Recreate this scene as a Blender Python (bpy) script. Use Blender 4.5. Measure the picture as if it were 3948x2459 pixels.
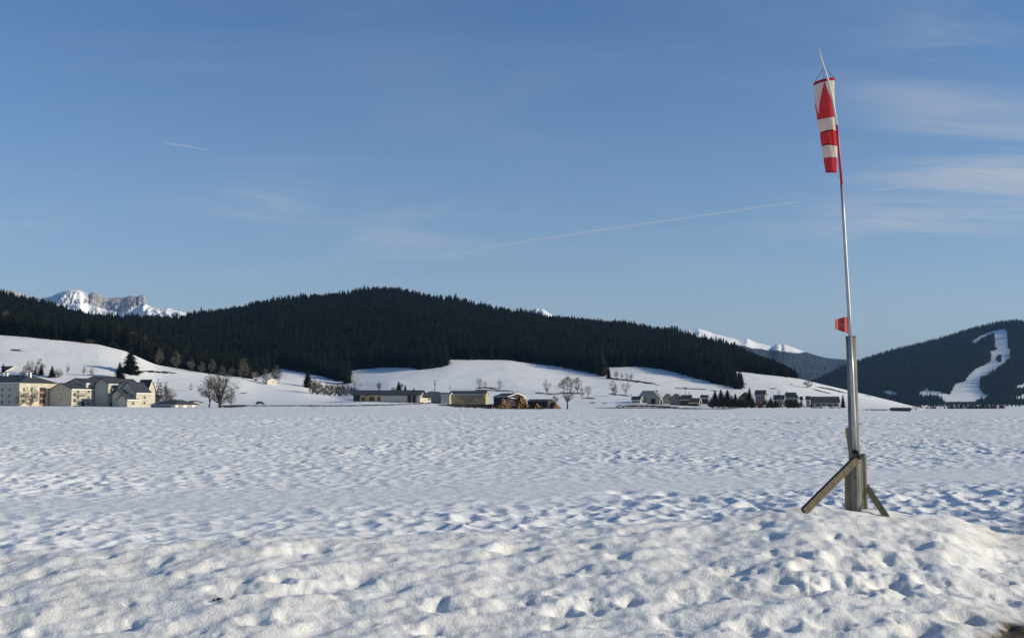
import bpy, math, random
import numpy as np

# ------------------------------------------------------------------ clear
for o in list(bpy.data.objects):
    bpy.data.objects.remove(o)
scene = bpy.context.scene
COL = scene.collection
R = math.radians

# ------------------------------------------------------------------ camera, sky, sun, exposure
F_PX, CX, CY, HOR = 4233.0, 1974.0, 1229.5, 1555.0      # photo pixels (3948 x 2459)
PITCH = math.atan((HOR - CY) / F_PX)
EYE = 1.95
cam_data = bpy.data.cameras.new('camera')
cam_data.sensor_width = 36.0
cam_data.lens = 36.0 * F_PX / 3948.0
cam_data.clip_start = 0.1
cam_data.clip_end = 90000.0
cam = bpy.data.objects.new('camera', cam_data)
COL.objects.link(cam)
cam.location = (0, 0, EYE)
cam.rotation_euler = (R(90) + PITCH, 0, 0)
scene.camera = cam

SUN_AZ, SUN_EL = 97.0, 19.0          # degrees to the right of the view, degrees above the horizon
world = bpy.data.worlds.new('World')
scene.world = world
world.use_nodes = True
wn, wl = world.node_tree.nodes, world.node_tree.links
wn.clear()
sky = wn.new('ShaderNodeTexSky')
sky.sky_type = 'NISHITA'
sky.sun_disc = False
sky.sun_elevation = R(SUN_EL)
sky.sun_rotation = R(SUN_AZ)
sky.altitude = 1700.0
sky.air_density = 1.25
sky.dust_density = 0.6
sky.ozone_density = 6.2
# thin cirrus: streaked noise on the plane of the sky
tc = wn.new('ShaderNodeTexCoord')
sep = wn.new('ShaderNodeSeparateXYZ')
wl.new(tc.outputs['Generated'], sep.inputs[0])
zc = wn.new('ShaderNodeMath'); zc.operation = 'MAXIMUM'; zc.inputs[1].default_value = 0.02
wl.new(sep.outputs['Z'], zc.inputs[0])
za = wn.new('ShaderNodeMath'); za.operation = 'ADD'; za.inputs[1].default_value = 0.06
wl.new(zc.outputs[0], za.inputs[0])
dx = wn.new('ShaderNodeMath'); dx.operation = 'DIVIDE'
dy = wn.new('ShaderNodeMath'); dy.operation = 'DIVIDE'
wl.new(sep.outputs['X'], dx.inputs[0]); wl.new(za.outputs[0], dx.inputs[1])
wl.new(sep.outputs['Y'], dy.inputs[0]); wl.new(za.outputs[0], dy.inputs[1])
comb = wn.new('ShaderNodeCombineXYZ')
wl.new(dx.outputs[0], comb.inputs[0]); wl.new(dy.outputs[0], comb.inputs[1])
def sky_noise(rot, sc, scale, lo, hi, detail, dist):
    mp = wn.new('ShaderNodeMapping'); mp.inputs['Rotation'].default_value = (0, 0, R(rot)); mp.inputs['Scale'].default_value = sc
    wl.new(comb.outputs[0], mp.inputs['Vector'])
    nz = wn.new('ShaderNodeTexNoise'); nz.inputs['Scale'].default_value = scale
    nz.inputs['Detail'].default_value = detail; nz.inputs['Roughness'].default_value = 0.62
    nz.inputs['Distortion'].default_value = dist
    wl.new(mp.outputs[0], nz.inputs['Vector'])
    mr = wn.new('ShaderNodeMapRange'); mr.interpolation_type = 'SMOOTHERSTEP'
    mr.inputs['From Min'].default_value = lo; mr.inputs['From Max'].default_value = hi
    wl.new(nz.outputs['Fac'], mr.inputs['Value'])
    return mr.outputs[0]
n1 = sky_noise(24, (0.62, 1.05, 1), 1.3, 0.36, 0.80, 8, 0.8)
nrm = wn.new('ShaderNodeVectorMath'); nrm.operation = 'NORMALIZE'; wl.new(tc.outputs['Generated'], nrm.inputs[0])
def sky_patch(az, el, half_w, half_h, amount):
    """soft bank of cirrus round one direction (degrees right of the view and above the horizon)"""
    mp = wn.new('ShaderNodeMapping'); mp.vector_type = 'POINT'
    az, el = R(az), R(el)
    mp.inputs['Location'].default_value = (-math.sin(az) * math.cos(el) / half_w, -math.cos(az) * math.cos(el), -math.sin(el) / half_h)
    mp.inputs['Scale'].default_value = (1 / half_w, 1.0, 1 / half_h)
    wl.new(nrm.outputs[0], mp.inputs['Vector'])
    ln = wn.new('ShaderNodeVectorMath'); ln.operation = 'LENGTH'; wl.new(mp.outputs[0], ln.inputs[0])
    mr = wn.new('ShaderNodeMapRange'); mr.interpolation_type = 'SMOOTHSTEP'
    mr.inputs['From Min'].default_value = 1.0; mr.inputs['From Max'].default_value = 0.0; mr.inputs['To Min'].default_value = 0.0; mr.inputs['To Max'].default_value = amount
    wl.new(ln.outputs['Value'], mr.inputs['Value'])
    return mr.outputs[0]
acc = None
for args in [(26, 11.3, .22, .075, 1.0), (22, 16, .12, .06, .45), (27, 20, .12, .05, .30), (-12, 11.3, .09, .030, .40), (-8, 9.3, .20, .05, .34), (-24, 8, .14, .035, .25), (18, 9.0, .14, .030, .30), (34, 10, .15, .06, .6), (48, 14, .2, .07, .5), (-38, 12, .15, .05, .4), (70, 12, .25, .06, .5), (120, 14, .3, .08, .5), (-100, 13, .3, .07, .4), (180, 12, .3, .07, .4)]:
    p_ = sky_patch(*args)
    if acc is None: acc = p_
    else:
        q_ = wn.new('ShaderNodeMath'); q_.operation = 'ADD'; wl.new(acc, q_.inputs[0]); wl.new(p_, q_.inputs[1]); acc = q_.outputs[0]
ad_ = wn.new('ShaderNodeMath'); ad_.operation = 'ADD'; ad_.inputs[1].default_value = 0.07; wl.new(acc, ad_.inputs[0])
ns = wn.new('ShaderNodeMath'); ns.operation = 'MULTIPLY'
wl.new(ad_.outputs[0], ns.inputs[0]); wl.new(n1, ns.inputs[1])
# thin even veil of ice cloud: a longer path through it towards the horizon
vd = wn.new('ShaderNodeMath'); vd.operation = 'DIVIDE'; vd.inputs[0].default_value = 0.080; wl.new(za.outputs[0], vd.inputs[1])
vs_ = wn.new('ShaderNodeMath'); vs_.operation = 'SUBTRACT'; vs_.inputs[1].default_value = 0.185; vs_.use_clamp = True; wl.new(vd.outputs[0], vs_.inputs[0])
va = wn.new('ShaderNodeMath'); va.operation = 'ADD'; va.use_clamp = True; wl.new(vs_.outputs[0], va.inputs[0]); wl.new(ns.outputs[0], va.inputs[1])
mix = wn.new('ShaderNodeMix'); mix.data_type = 'RGBA'
wl.new(va.outputs[0], mix.inputs['Factor'])
wl.new(sky.outputs[0], mix.inputs['A'])
mix.inputs['B'].default_value = (4.6, 4.7, 4.9, 1)
SKY_STRENGTH = 0.106
bg = wn.new('ShaderNodeBackground'); bg.inputs['Strength'].default_value = SKY_STRENGTH
wl.new(mix.outputs['Result'], bg.inputs['Color'])
wo = wn.new('ShaderNodeOutputWorld')
wl.new(bg.outputs[0], wo.inputs['Surface'])

sun_data = bpy.data.lights.new('sun', 'SUN')
sun_data.energy = 4.4
sun_data.angle = R(0.53)
sun_data.color = (1.0, 0.895, 0.70)
sun = bpy.data.objects.new('sun', sun_data)
COL.objects.link(sun)
sun.rotation_euler = (R(90 - SUN_EL), 0, R(180 - SUN_AZ) )
sun.location = (60, 20, 60)

scene.view_settings.view_transform = 'Standard'
scene.view_settings.look = 'None'
scene.view_settings.exposure = 0.17
scene.view_settings.gamma = 1.0
scene.view_settings.use_curve_mapping = False
scene.cycles.max_bounces = 6
scene.cycles.diffuse_bounces = 3
scene.cycles.glossy_bounces = 2
scene.cycles.transparent_max_bounces = 8
scene.cycles.volume_bounces = 0
scene.cycles.use_denoising = True

# ------------------------------------------------------------------ pixel <-> world helpers (photo pixel and a real distance)
cp, sp = math.cos(PITCH), math.sin(PITCH)
def P(u, v, Y):
    x = (u - CX) / F_PX; yc = (CY - v) / F_PX
    k = Y / (cp - yc * sp)
    return (x * k, Y, EYE + (sp + yc * cp) * k)
def proj(X, Y, Z):
    Z = Z - EYE
    d = Y * cp + Z * sp
    return CX + F_PX * X / d, CY - F_PX * (Z * cp - Y * sp) / d
def zpix(v, Y):
    yc = (CY - v) / F_PX
    return EYE + (sp + yc * cp) * Y / (cp - yc * sp)
def mpp(Y):
    return Y / F_PX

# ------------------------------------------------------------------ numpy noise
_rng = np.random.RandomState(7)
_ang = _rng.rand(256, 256) * 2 * np.pi
_gx, _gy = np.cos(_ang), np.sin(_ang)
_jx, _jy = _rng.rand(256, 256), _rng.rand(256, 256)
def perlin(x, y, s=0):
    x = x + s * 17.31; y = y + s * 9.77
    xi = np.floor(x).astype(np.int64); yi = np.floor(y).astype(np.int64)
    fx, fy = x - xi, y - yi
    def g(a, b, px, py):
        ia, ib = a & 255, b & 255
        return _gx[ia, ib] * px + _gy[ia, ib] * py
    u = fx * fx * fx * (fx * (fx * 6 - 15) + 10); v = fy * fy * fy * (fy * (fy * 6 - 15) + 10)
    n00 = g(xi, yi, fx, fy); n10 = g(xi + 1, yi, fx - 1, fy)
    n01 = g(xi, yi + 1, fx, fy - 1); n11 = g(xi + 1, yi + 1, fx - 1, fy - 1)
    return (n00 * (1 - u) + n10 * u) * (1 - v) + (n01 * (1 - u) + n11 * u) * v
def fbm(x, y, oct, s=0, gain=0.5):
    t = 0; a = 1.0; f = 1.0
    for i in range(oct):
        t = t + a * perlin(x * f, y * f, s + i * 3); a *= gain; f *= 2.03
    return t
def worley(x, y, s=0):
    x = x + s * 13.7; y = y + s * 7.9
    xi = np.floor(x).astype(np.int64); yi = np.floor(y).astype(np.int64)
    best = np.full(x.shape, 9.0)
    for a in (-1, 0, 1):
        for b in (-1, 0, 1):
            ca, cb = (xi + a) & 255, (yi + b) & 255
            d = (xi + a + _jx[ca, cb] - x) ** 2 + (yi + b + _jy[ca, cb] - y) ** 2
            best = np.minimum(best, d)
    return np.sqrt(best)
def sstep(a, b, x):
    t = np.clip((x - a) / (b - a), 0, 1)
    return t * t * (3 - 2 * t)
def curve(pts):
    pts = np.array(pts, float)
    return lambda u: np.interp(u, pts[:, 0], pts[:, 1])

# ------------------------------------------------------------------ materials
def lin(c):
    return tuple(((x / 12.92) if x <= 0.04045 else ((x + 0.055) / 1.055) ** 2.4) for x in c)
MATS = {}
def mat(name, col, rough=0.8, var=0.0, vscale=1.0, metal=0.0, spec=0.3, bump=0.0, bscale=10.0, stretch=None, col2=None):
    if name in MATS: return MATS[name]
    m = bpy.data.materials.new(name); m.use_nodes = True
    nt = m.node_tree; n, l = nt.nodes, nt.links
    b = n['Principled BSDF']
    b.inputs['Base Color'].default_value = (*col, 1)
    b.inputs['Roughness'].default_value = rough
    b.inputs['Metallic'].default_value = metal
    b.inputs['Specular IOR Level'].default_value = spec
    if var or bump or col2:
        t = n.new('ShaderNodeTexCoord'); mp = n.new('ShaderNodeMapping')
        l.new(t.outputs['Object'], mp.inputs['Vector'])
        if stretch: mp.inputs['Scale'].default_value = stretch
        nz = n.new('ShaderNodeTexNoise'); nz.inputs['Scale'].default_value = vscale; nz.inputs['Detail'].default_value = 5
        l.new(mp.outputs[0], nz.inputs['Vector'])
        if var or col2:
            r = n.new('ShaderNodeValToRGB')
            r.color_ramp.elements[0].position = 0.32; r.color_ramp.elements[1].position = 0.68
            c2 = col2 if col2 else tuple(min(1, c * (1 + var)) for c in col)
            c1 = col if col2 else tuple(c * (1 - var) for c in col)
            r.color_ramp.elements[0].color = (*c1, 1); r.color_ramp.elements[1].color = (*c2, 1)
            l.new(nz.outputs['Fac'], r.inputs['Fac']); l.new(r.outputs['Color'], b.inputs['Base Color'])
        if bump:
            nb = n.new('ShaderNodeTexNoise'); nb.inputs['Scale'].default_value = bscale; nb.inputs['Detail'].default_value = 4
            l.new(mp.outputs[0], nb.inputs['Vector'])
            bp = n.new('ShaderNodeBump'); bp.inputs['Strength'].default_value = bump; bp.inputs['Distance'].default_value = 0.02
            l.new(nb.outputs['Fac'], bp.inputs['Height']); l.new(bp.outputs[0], b.inputs['Normal'])
    MATS[name] = m
    return m

def snow_material(name, base, bscale, bdist, soil, soil2, attr=True, fine=True, sss=0.0):
    """snow with fine grain and glints painted into its colour; the 'bare' vertex attribute shows soil, dry grass or forest floor"""
    m = bpy.data.materials.new(name); m.use_nodes = True
    nt = m.node_tree; n, l = nt.nodes, nt.links
    b = n['Principled BSDF']
    b.inputs['Roughness'].default_value = 0.62
    b.inputs['Specular IOR Level'].default_value = 0.18
    geo = n.new('ShaderNodeNewGeometry')
    nz = n.new('ShaderNodeTexNoise'); nz.inputs['Scale'].default_value = 0.9; nz.inputs['Detail'].default_value = 6
    l.new(geo.outputs['Position'], nz.inputs['Vector'])
    r = n.new('ShaderNodeValToRGB')
    r.color_ramp.elements[0].position = 0.3; r.color_ramp.elements[1].position = 0.7
    r.color_ramp.elements[0].color = (*[c * 0.94 for c in base], 1); r.color_ramp.elements[1].color = (*base, 1)
    l.new(nz.outputs['Fac'], r.inputs['Fac'])
    # soil
    ns = n.new('ShaderNodeTexNoise'); ns.inputs['Scale'].default_value = 6.0 if fine else 0.5; ns.inputs['Detail'].default_value = 6
    l.new(geo.outputs['Position'], ns.inputs['Vector'])
    rs = n.new('ShaderNodeValToRGB')
    rs.color_ramp.elements[0].position = 0.35; rs.color_ramp.elements[1].position = 0.7
    rs.color_ramp.elements[0].color = (*soil, 1); rs.color_ramp.elements[1].color = (*soil2, 1)
    l.new(ns.outputs['Fac'], rs.inputs['Fac'])
    at = n.new('ShaderNodeAttribute'); at.attribute_name = 'bare'
    ad = n.new('ShaderNodeMath'); ad.operation = 'ADD'
    sb = n.new('ShaderNodeMath'); sb.operation = 'MULTIPLY_ADD'; sb.inputs[1].default_value = 0.7; sb.inputs[2].default_value = -0.35
    l.new(ns.outputs['Fac'], sb.inputs[0])
    l.new(at.outputs['Fac'], ad.inputs[0]); l.new(sb.outputs[0], ad.inputs[1])
    mr = n.new('ShaderNodeMapRange'); mr.inputs['From Min'].default_value = 0.38; mr.inputs['From Max'].default_value = 0.62
    l.new(ad.outputs[0], mr.inputs['Value'])
    mx = n.new('ShaderNodeMix'); mx.data_type = 'RGBA'
    l.new(mr.outputs[0], mx.inputs['Factor']); l.new(r.outputs['Color'], mx.inputs['A']); l.new(rs.outputs['Color'], mx.inputs['B'])
    # dirt and warm-grey tint in the snow
    dt = n.new('ShaderNodeAttribute'); dt.attribute_name = 'dirt'
    nd = n.new('ShaderNodeTexNoise'); nd.inputs['Scale'].default_value = 2.2; nd.inputs['Detail'].default_value = 8; nd.inputs['Roughness'].default_value = 0.7
    l.new(geo.outputs['Position'], nd.inputs['Vector'])
    md = n.new('ShaderNodeMapRange'); md.inputs['From Min'].default_value = 0.40; md.inputs['From Max'].default_value = 0.68
    l.new(nd.outputs['Fac'], md.inputs['Value'])
    mm = n.new('ShaderNodeMath'); mm.operation = 'MULTIPLY'
    l.new(dt.outputs['Fac'], mm.inputs[0]); l.new(md.outputs[0], mm.inputs[1])
    mx2 = n.new('ShaderNodeMix'); mx2.data_type = 'RGBA'
    l.new(mm.outputs[0], mx2.inputs['Factor']); l.new(mx.outputs['Result'], mx2.inputs['A'])
    mx2.inputs['B'].default_value = (0.36, 0.29, 0.20, 1)
    ng_ = n.new('ShaderNodeTexNoise'); ng_.inputs['Scale'].default_value = bscale * 3.0; ng_.inputs['Detail'].default_value = 3
    l.new(geo.outputs['Position'], ng_.inputs['Vector'])
    mg = n.new('ShaderNodeMapRange'); mg.inputs['From Min'].default_value = 0.3; mg.inputs['From Max'].default_value = 0.7
    mg.inputs['To Min'].default_value = 0.90; mg.inputs['To Max'].default_value = 1.06  # glint of the crystals put into the colour as light and dark grain
    l.new(ng_.outputs['Fac'], mg.inputs['Value'])
    vm = n.new('ShaderNodeVectorMath'); vm.operation = 'SCALE'
    l.new(mx2.outputs['Result'], vm.inputs[0]); l.new(mg.outputs[0], vm.inputs['Scale'])
    l.new(vm.outputs[0], b.inputs['Base Color'])
    if sss:
        b.inputs['Subsurface Weight'].default_value = sss
        b.inputs['Subsurface Radius'].default_value = (1.0, 1.1, 1.25)
        b.inputs['Subsurface Scale'].default_value = 0.035
    nb = n.new('ShaderNodeTexNoise'); nb.inputs['Scale'].default_value = bscale; nb.inputs['Detail'].default_value = 5
    nb.inputs['Roughness'].default_value = 0.6
    l.new(geo.outputs['Position'], nb.inputs['Vector'])
    bp = n.new('ShaderNodeBump'); bp.inputs['Strength'].default_value = 1.0; bp.inputs['Distance'].default_value = bdist
    l.new(nb.outputs['Fac'], bp.inputs['Height']); l.new(bp.outputs[0], b.inputs['Normal'])
    return m

M_BANK = snow_material('bank_snow', (0.87, 0.86, 0.815), 38.0, 0.013, (0.035, 0.025, 0.012), (0.10, 0.075, 0.035), sss=0.3)
M_FIELD = snow_material('field_snow', (0.83, 0.835, 0.82), 5.0, 0.03, (0.06, 0.045, 0.02), (0.13, 0.10, 0.05))
M_HILL = snow_material('hill_snow', (0.86, 0.86, 0.835), 0.25, 0.25, (0.018, 0.016, 0.010), (0.05, 0.04, 0.022), fine=False)

# ------------------------------------------------------------------ terrain: one fan-shaped sheet of rows (distance) and columns (bearing)
fine_u = np.arange(-320, 4281, 8.0)
left_u = np.array([-9000, -6500, -5000, -4000, -3200, -2600, -2100, -1700, -1400, -1150, -950, -800, -680, -580, -500, -440, -390, -350.0])
right_u = 2 * CX - left_u[::-1] + 12
UC = np.concatenate([left_u, fine_u, right_u])
near = np.linspace(1.2, 6.4, 16)
rows_f = 6.5 * 1.0036 ** np.arange(0, int(math.log(480 / 6.5) / math.log(1.0036)) + 1)
rows_h = np.concatenate([np.arange(484, 1000, 4.0), np.arange(1000, 1700, 8.0), np.arange(1700, 3300, 16.0), np.array([3400, 3600, 4000, 5000, 7000, 10000, 15000, 22000.0])])
YR = np.concatenate([near, rows_f, rows_h])
TX = (UC - CX) / F_PX * cp
NU, NY = len(UC), len(YR)
UU, YY = np.meshgrid(UC, YR)
XX = TX[None, :] * YY

ve = curve([(-2000, 1556), (0, 1565), (300, 1567), (600, 1572), (1000, 1574), (1500, 1576), (2000, 1577), (2300, 1579), (2700, 1577), (3200, 1578), (3500, 1584), (3948, 1582), (6000, 1582)])
v1 = curve([(-600, 1555), (0, 1561), (300, 1565), (600, 1566), (800, 1560), (1200, 1553), (1400, 1545), (1650, 1552), (1900, 1563), (2200, 1562), (2450, 1555), (2700, 1563), (2900, 1569), (3300, 1570), (3560, 1582), (3948, 1579), (6000, 1579)])
v2 = curve([(-2500, 1300), (-600, 1262), (0, 1292), (230, 1311), (380, 1325), (480, 1349), (600, 1406), (700, 1424), (850, 1448), (922, 1457), (984, 1473), (1070, 1483), (1170, 1494), (1298, 1528), (1380, 1508), (1500, 1490), (1700, 1485), (2000, 1485), (2200, 1495), (2400, 1503), (2600, 1508), (2800, 1522), (3000, 1525), (3200, 1541), (3400, 1562), (3560, 1580), (3948, 1577), (6000, 1577)])
v3 = curve([(-2500, 1310), (-600, 1268), (0, 1298), (230, 1317), (380, 1331), (480, 1355), (600, 1410), (700, 1428), (850, 1450), (940, 1450), (1000, 1436), (1080, 1419), (1200, 1422), (1340, 1424), (1500, 1413), (1725, 1386), (1960, 1387), (2150, 1404), (2300, 1416), (2450, 1411), (2600, 1419), (2780, 1424), (3000, 1449), (3100, 1462), (3300, 1511), (3560, 1576), (3948, 1574), (6000, 1574)])
TOP = curve([(-2500, 1150), (-400, 1060), (0, 1122), (100, 1150), (230, 1180), (340, 1207), (450, 1217), (560, 1216), (680, 1212), (760, 1198), (860, 1180), (980, 1160), (1100, 1143), (1200, 1132), (1300, 1123), (1400, 1110), (1450, 1103), (1530, 1105), (1600, 1120), (1700, 1140), (1800, 1160), (1900, 1180), (2000, 1198), (2100, 1212), (2200, 1220), (2300, 1232), (2400, 1241), (2500, 1253), (2600, 1263), (2650, 1276), (2750, 1306), (2850, 1336), (2950, 1371), (3020, 1402), (3070, 1432), (3098, 1460), (3300, 1516), (3560, 1577), (3948, 1575), (6000, 1575)])
D4 = curve([(-2500, 1200), (0, 1230), (600, 1340), (1450, 1450), (2300, 1360), (2800, 1160), (3098, 960), (3300, 950), (6000, 950)])
TREE_H = curve([(-2500, 15), (2600, 15), (2900, 12.5), (3050, 9), (3098, 3), (3120, 0), (6000, 0)])
RIDGE2 = curve([(2500, 1575), (2900, 1560), (3000, 1530), (3100, 1495), (3160, 1472), (3250, 1424), (3320, 1398), (3450, 1358), (3560, 1332), (3660, 1303), (3760, 1273), (3850, 1250), (3900, 1242), (3948, 1244), (4080, 1240), (4300, 1120), (4800, 850), (5400, 780), (6200, 900), (8000, 1300)])  # unseen right-hand end is raised to throw shade on the piste

def hill_profile(u):
    """distances and heights along one bearing"""
    d4 = float(D4(u)); th = float(TREE_H(u))
    z4 = zpix(float(TOP(u)), d4) - th * 0.86
    hid = u < 2950
    z3 = zpix(float(v3(u)), 880)
    if u > 3100: z4 = z3 - 3.0 if u < 3560 else -5
    pts = [(30, 0.0), (470, zpix(float(ve(u)), 470)), (570, zpix(float(v1(u)), 570)), (725, zpix(float(v2(u)), 725)), (880, z3)]
    pts += [(d4, z4), (max(d4 + 90, 990), z4 - (6 if u < 3100 else 2))]
    w2 = float(np.clip((u - 2700) / 300, 0, 1))
    zv = zpix(1571, 1500)
    pts += [(1750, (zv if u > 3100 else z4 * 0.35)), (2250, zpix(1566, 2250) * w2 - 8 * (1 - w2))]
    zr = zpix(float(RIDGE2(u)), 3000)
    pts += [(2700, zpix(1566, 2250) * w2 + 0.62 * (zr - zpix(1566, 2250)) * w2), (3000, zr * w2), (3250, zr * w2 * 0.9), (4000, zr * w2 * 0.3), (5000, -5), (22000, -5)]
    return pts
Z = np.zeros((NY, NU))
for j in range(NU):
    p = np.array(hill_profile(UC[j]))
    Z[:, j] = np.interp(YR, p[:, 0], p[:, 1])
Z[YR < 30, :] = 0
# soften the joints between the slopes
i0 = int(np.searchsorted(YR, 430)); i1 = NY - 9
ker = np.exp(-np.linspace(-2, 2, 13) ** 2); ker /= ker.sum()
blk = Z[i0 - 6:i1 + 6].copy()
sm = np.zeros((i1 - i0, NU))
for k in range(13): sm += ker[k] * blk[k:k + (i1 - i0)]
Z[i0:i1] = sm
kw = np.exp(-np.linspace(-2, 2, 11) ** 2); kw /= kw.sum()
zb = Z[i0:].copy(); zs = np.zeros_like(zb[:, 10:])
for k in range(11): zs += kw[k] * zb[:, k:zb.shape[1] - 10 + k]
Z[i0:, 5:-5] = zs
# gentle undulation on the slopes
hw = sstep(520, 700, YY)
Z += hw * (1.2 * fbm(XX / 90, YY / 90, 3, 40) + 0.25 * fbm(XX / 14, YY / 14, 2, 44)) * np.where(YY < 6000, 1, 0)

# the snow bank in front
crest_v = curve([(-600, 2160), (0, 2138), (284, 2108), (568, 2101), (852, 2074), (1062, 2062), (1300, 2072), (1478, 2070), (1716, 2049), (2014, 2052), (2192, 2030), (2600, 2003), (2783, 1992), (3100, 1950), (3283, 1964), (3416, 1972), (3488, 1978), (3683, 1980), (3766, 2040), (3821, 2058), (3948, 2074), (4400, 2110)])
YC = 13.75 / (1 - 0.33 * TX)
YC = np.clip(YC, 8, 22)
ZC = np.array([zpix(float(crest_v(u)), y) for u, y in zip(UC, YC)])
ZC = np.where((UC < -600) | (UC > 4400), 0.2, ZC)
k = np.hanning(37); k /= k.sum()
ZC[20:-20] = np.convolve(ZC, k, 'same')[20:-20]
rel = YY / YC[None, :]
front = -0.12 + (ZC[None, :] + 0.12) * sstep(0.50, 1.02, rel) ** 0.9
back = ZC[None, :] * (1 - sstep(1.0, 1.075, rel)) - 0.07 * np.exp(-((rel - 1.10) / 0.05) ** 2)
bank_h = np.where(rel < 1, front, back)
bank_w = sstep(1.045, 1.0, rel)       # 1 on the bank, 0 on the field
Z += np.where(YY < 60, bank_h, 0)
Z -= 0.17 * sstep(1.0, 1.08, rel) * (1 - sstep(20, 60, YY))
Z_SMOOTH = Z.copy()

def height(X, Y, grid=None):
    grid = Z if grid is None else grid
    tx = X / Y
    fj = np.interp(tx, TX, np.arange(NU)); fi = np.interp(Y, YR, np.arange(NY))
    i = min(int(fi), NY - 2); j = min(int(fj), NU - 2); a = fi - i; b = fj - j
    return float((grid[i, j] * (1 - b) + grid[i, j + 1] * b) * (1 - a) + (grid[i + 1, j] * (1 - b) + grid[i + 1, j + 1] * b) * a)
def ground_at(u, v, ymin=5.0, ymax=1700.0):
    """first ground point seen at a photo pixel"""
    tx = (u - CX) / F_PX * cp
    j = int(np.clip(np.searchsorted(TX, tx), 1, NU - 1))
    b = (tx - TX[j - 1]) / (TX[j] - TX[j - 1])
    zc = Z[:, j - 1] * (1 - b) + Z[:, j] * b
    _, vv = proj(tx * YR, YR, zc)
    ok = np.where((YR >= ymin) & (YR <= ymax) & (vv <= v))[0]
    if len(ok) == 0:
        s = np.where((YR >= ymin) & (YR <= ymax))[0]; i = s[np.argmin(vv[s])]
    else: i = ok[0]
    return (tx * YR[i], YR[i], zc[i])

# field relief: sun-cupped, trampled snow
fm = (YY > 5) & (YY < 520)
x, y = XX[fm], YY[fm]
wx = x + 0.22 * perlin(x / 0.8, y / 0.8, 1); wy = y + 0.22 * perlin(x / 0.8, y / 0.8, 2)
amp = 0.75 + 0.6 * np.clip(0.5 + fbm(x / 7.0, y / 9.0, 2, 5), 0, 1.3)
cup = worley(wx / 0.38, wy / 0.52, 3) - 0.45
cup2 = worley(wx / 0.75, wy / 1.1, 4) - 0.45
far_w = sstep(45, 130, y)
b_field = amp * (0.118 * cup * (1 - far_w) + 0.195 * cup2 * (0.25 + 0.75 * far_w)) + 0.030 * perlin(x / 1.5, y / 1.9, 6) * amp
b_field += 0.020 * perlin(x / 0.22, y / 0.26, 8) * (1 - sstep(25, 60, y)) + 0.020 * fbm(x / 4.5, y / 6.0, 2, 9) * (1 + far_w)
# a smoother groomed track crossing the field
trk = np.exp(-(((y - 27.0 - 0.45 * x) / 3.6) ** 2)) * (1 - 0.25 * perlin(x / 3.0, y / 2.0, 12))
b_field *= (1 - 0.80 * np.clip(trk, 0, 1))
b_field *= 0.66 + 0.50 * sstep(-0.22, 0.20, fbm(x / 11.0 + 3, y / 17.0, 3, 15))
b_field *= 1 - 0.35 * sstep(300, 470, y)
b_field *= 1 + 0.35 * sstep(30, 120, y)
# bank relief: soft lumps, streaked down to the right, with footprints and pits
ca, sa = math.cos(R(-38)), math.sin(R(-38))
xr, yr = x * ca - y * sa, x * sa + y * ca
b_bank = 0.050 * perlin(xr / 1.3, yr / 0.62, 20) + 0.056 * perlin(xr / 0.55, yr / 0.32, 21) + 0.026 * perlin(xr / 0.22, yr / 0.18, 22) + 0.013 * perlin(x / 0.10, y / 0.11, 23)
b_bank += 0.05 * np.clip(perlin(x / 0.8, y / 0.9, 24), -1, 0.05)
bw = bank_w[fm]
edge = bw * (1 - bw) * 4
b = b_field * (1 - bw) + b_bank * bw + edge * 0.05 * perlin(x / 0.5, y / 0.5, 26)
Z[fm] += b * sstep(5, 7, y)

PITS = [(2928,2028,.9),(2978,2067,.8),(2983,2133,1.1),(3066,2139,1.2),(3261,2089,1.2),(3250,2150,1.1),(3250,2189,1.2),(3239,2255,1.7),(3089,2194,1.0),(3394,2150,1.0),(3440,2180,.8),(3516,2100,1.2),(3427,2255,1.3),(3522,2178,.9),(3716,2183,1.3),(3805,2150,1.3),(3555,2055,.9),(2805,2211,1.1),(2733,2300,1.0),(2966,2266,.7),(3010,2239,.8),(3077,2283,.9),(2644,2305,.9),(3172,2394,1.0),(3016,2411,.9),(3510,2416,1.2),(3694,2394,1.0),(2878,2427,1.0),(3560,2240,.9),(3640,2290,.8),(3800,2230,1.0),(3900,2210,1.1),(3870,2150,.9),(3750,2290,.8),(3850,2320,.9),
        (1984,2131,1.6),(2055,2077,.9),(2293,2202,1.4),(2186,2220,.8),(2073,2155,.7),(2275,2333,1.6),(2424,2327,1.2),(2174,2375,1.1),(2132,2416,.9),(1687,2339,1.3),(1407,2244,1.0),(1669,2434,1.2),(2388,2137,1.0),(2412,2054,.9),(2275,2107,.8),(2130,2290,.8),(1940,2230,.7),(2560,2390,1.0),(2590,2440,.8),(2480,2240,.8),(1880,2290,.7),(1320,2300,.7),
        (915,2270,1.5),(1085,2231,1.0),(1136,2276,.8),(1193,2276,.9),(1233,2123,1.2),(193,2214,1.1),(500,2412,1.2),(295,2327,.9),(636,2162,.9),(733,2225,.7),(176,2440,.9),(70,2420,.9),(840,2315,.6),(1000,2400,.8),(1130,2390,.7),(430,2150,.7),(60,2330,.7),(1420,2400,.8),(1500,2160,.7)]
rng = random.Random(3)
for _ in range(60):
    PITS.append((rng.uniform(-100, 4000), rng.uniform(2120, 2450), rng.uniform(0.25, 0.5)))
ib = int(np.searchsorted(YR, 20))
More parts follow.
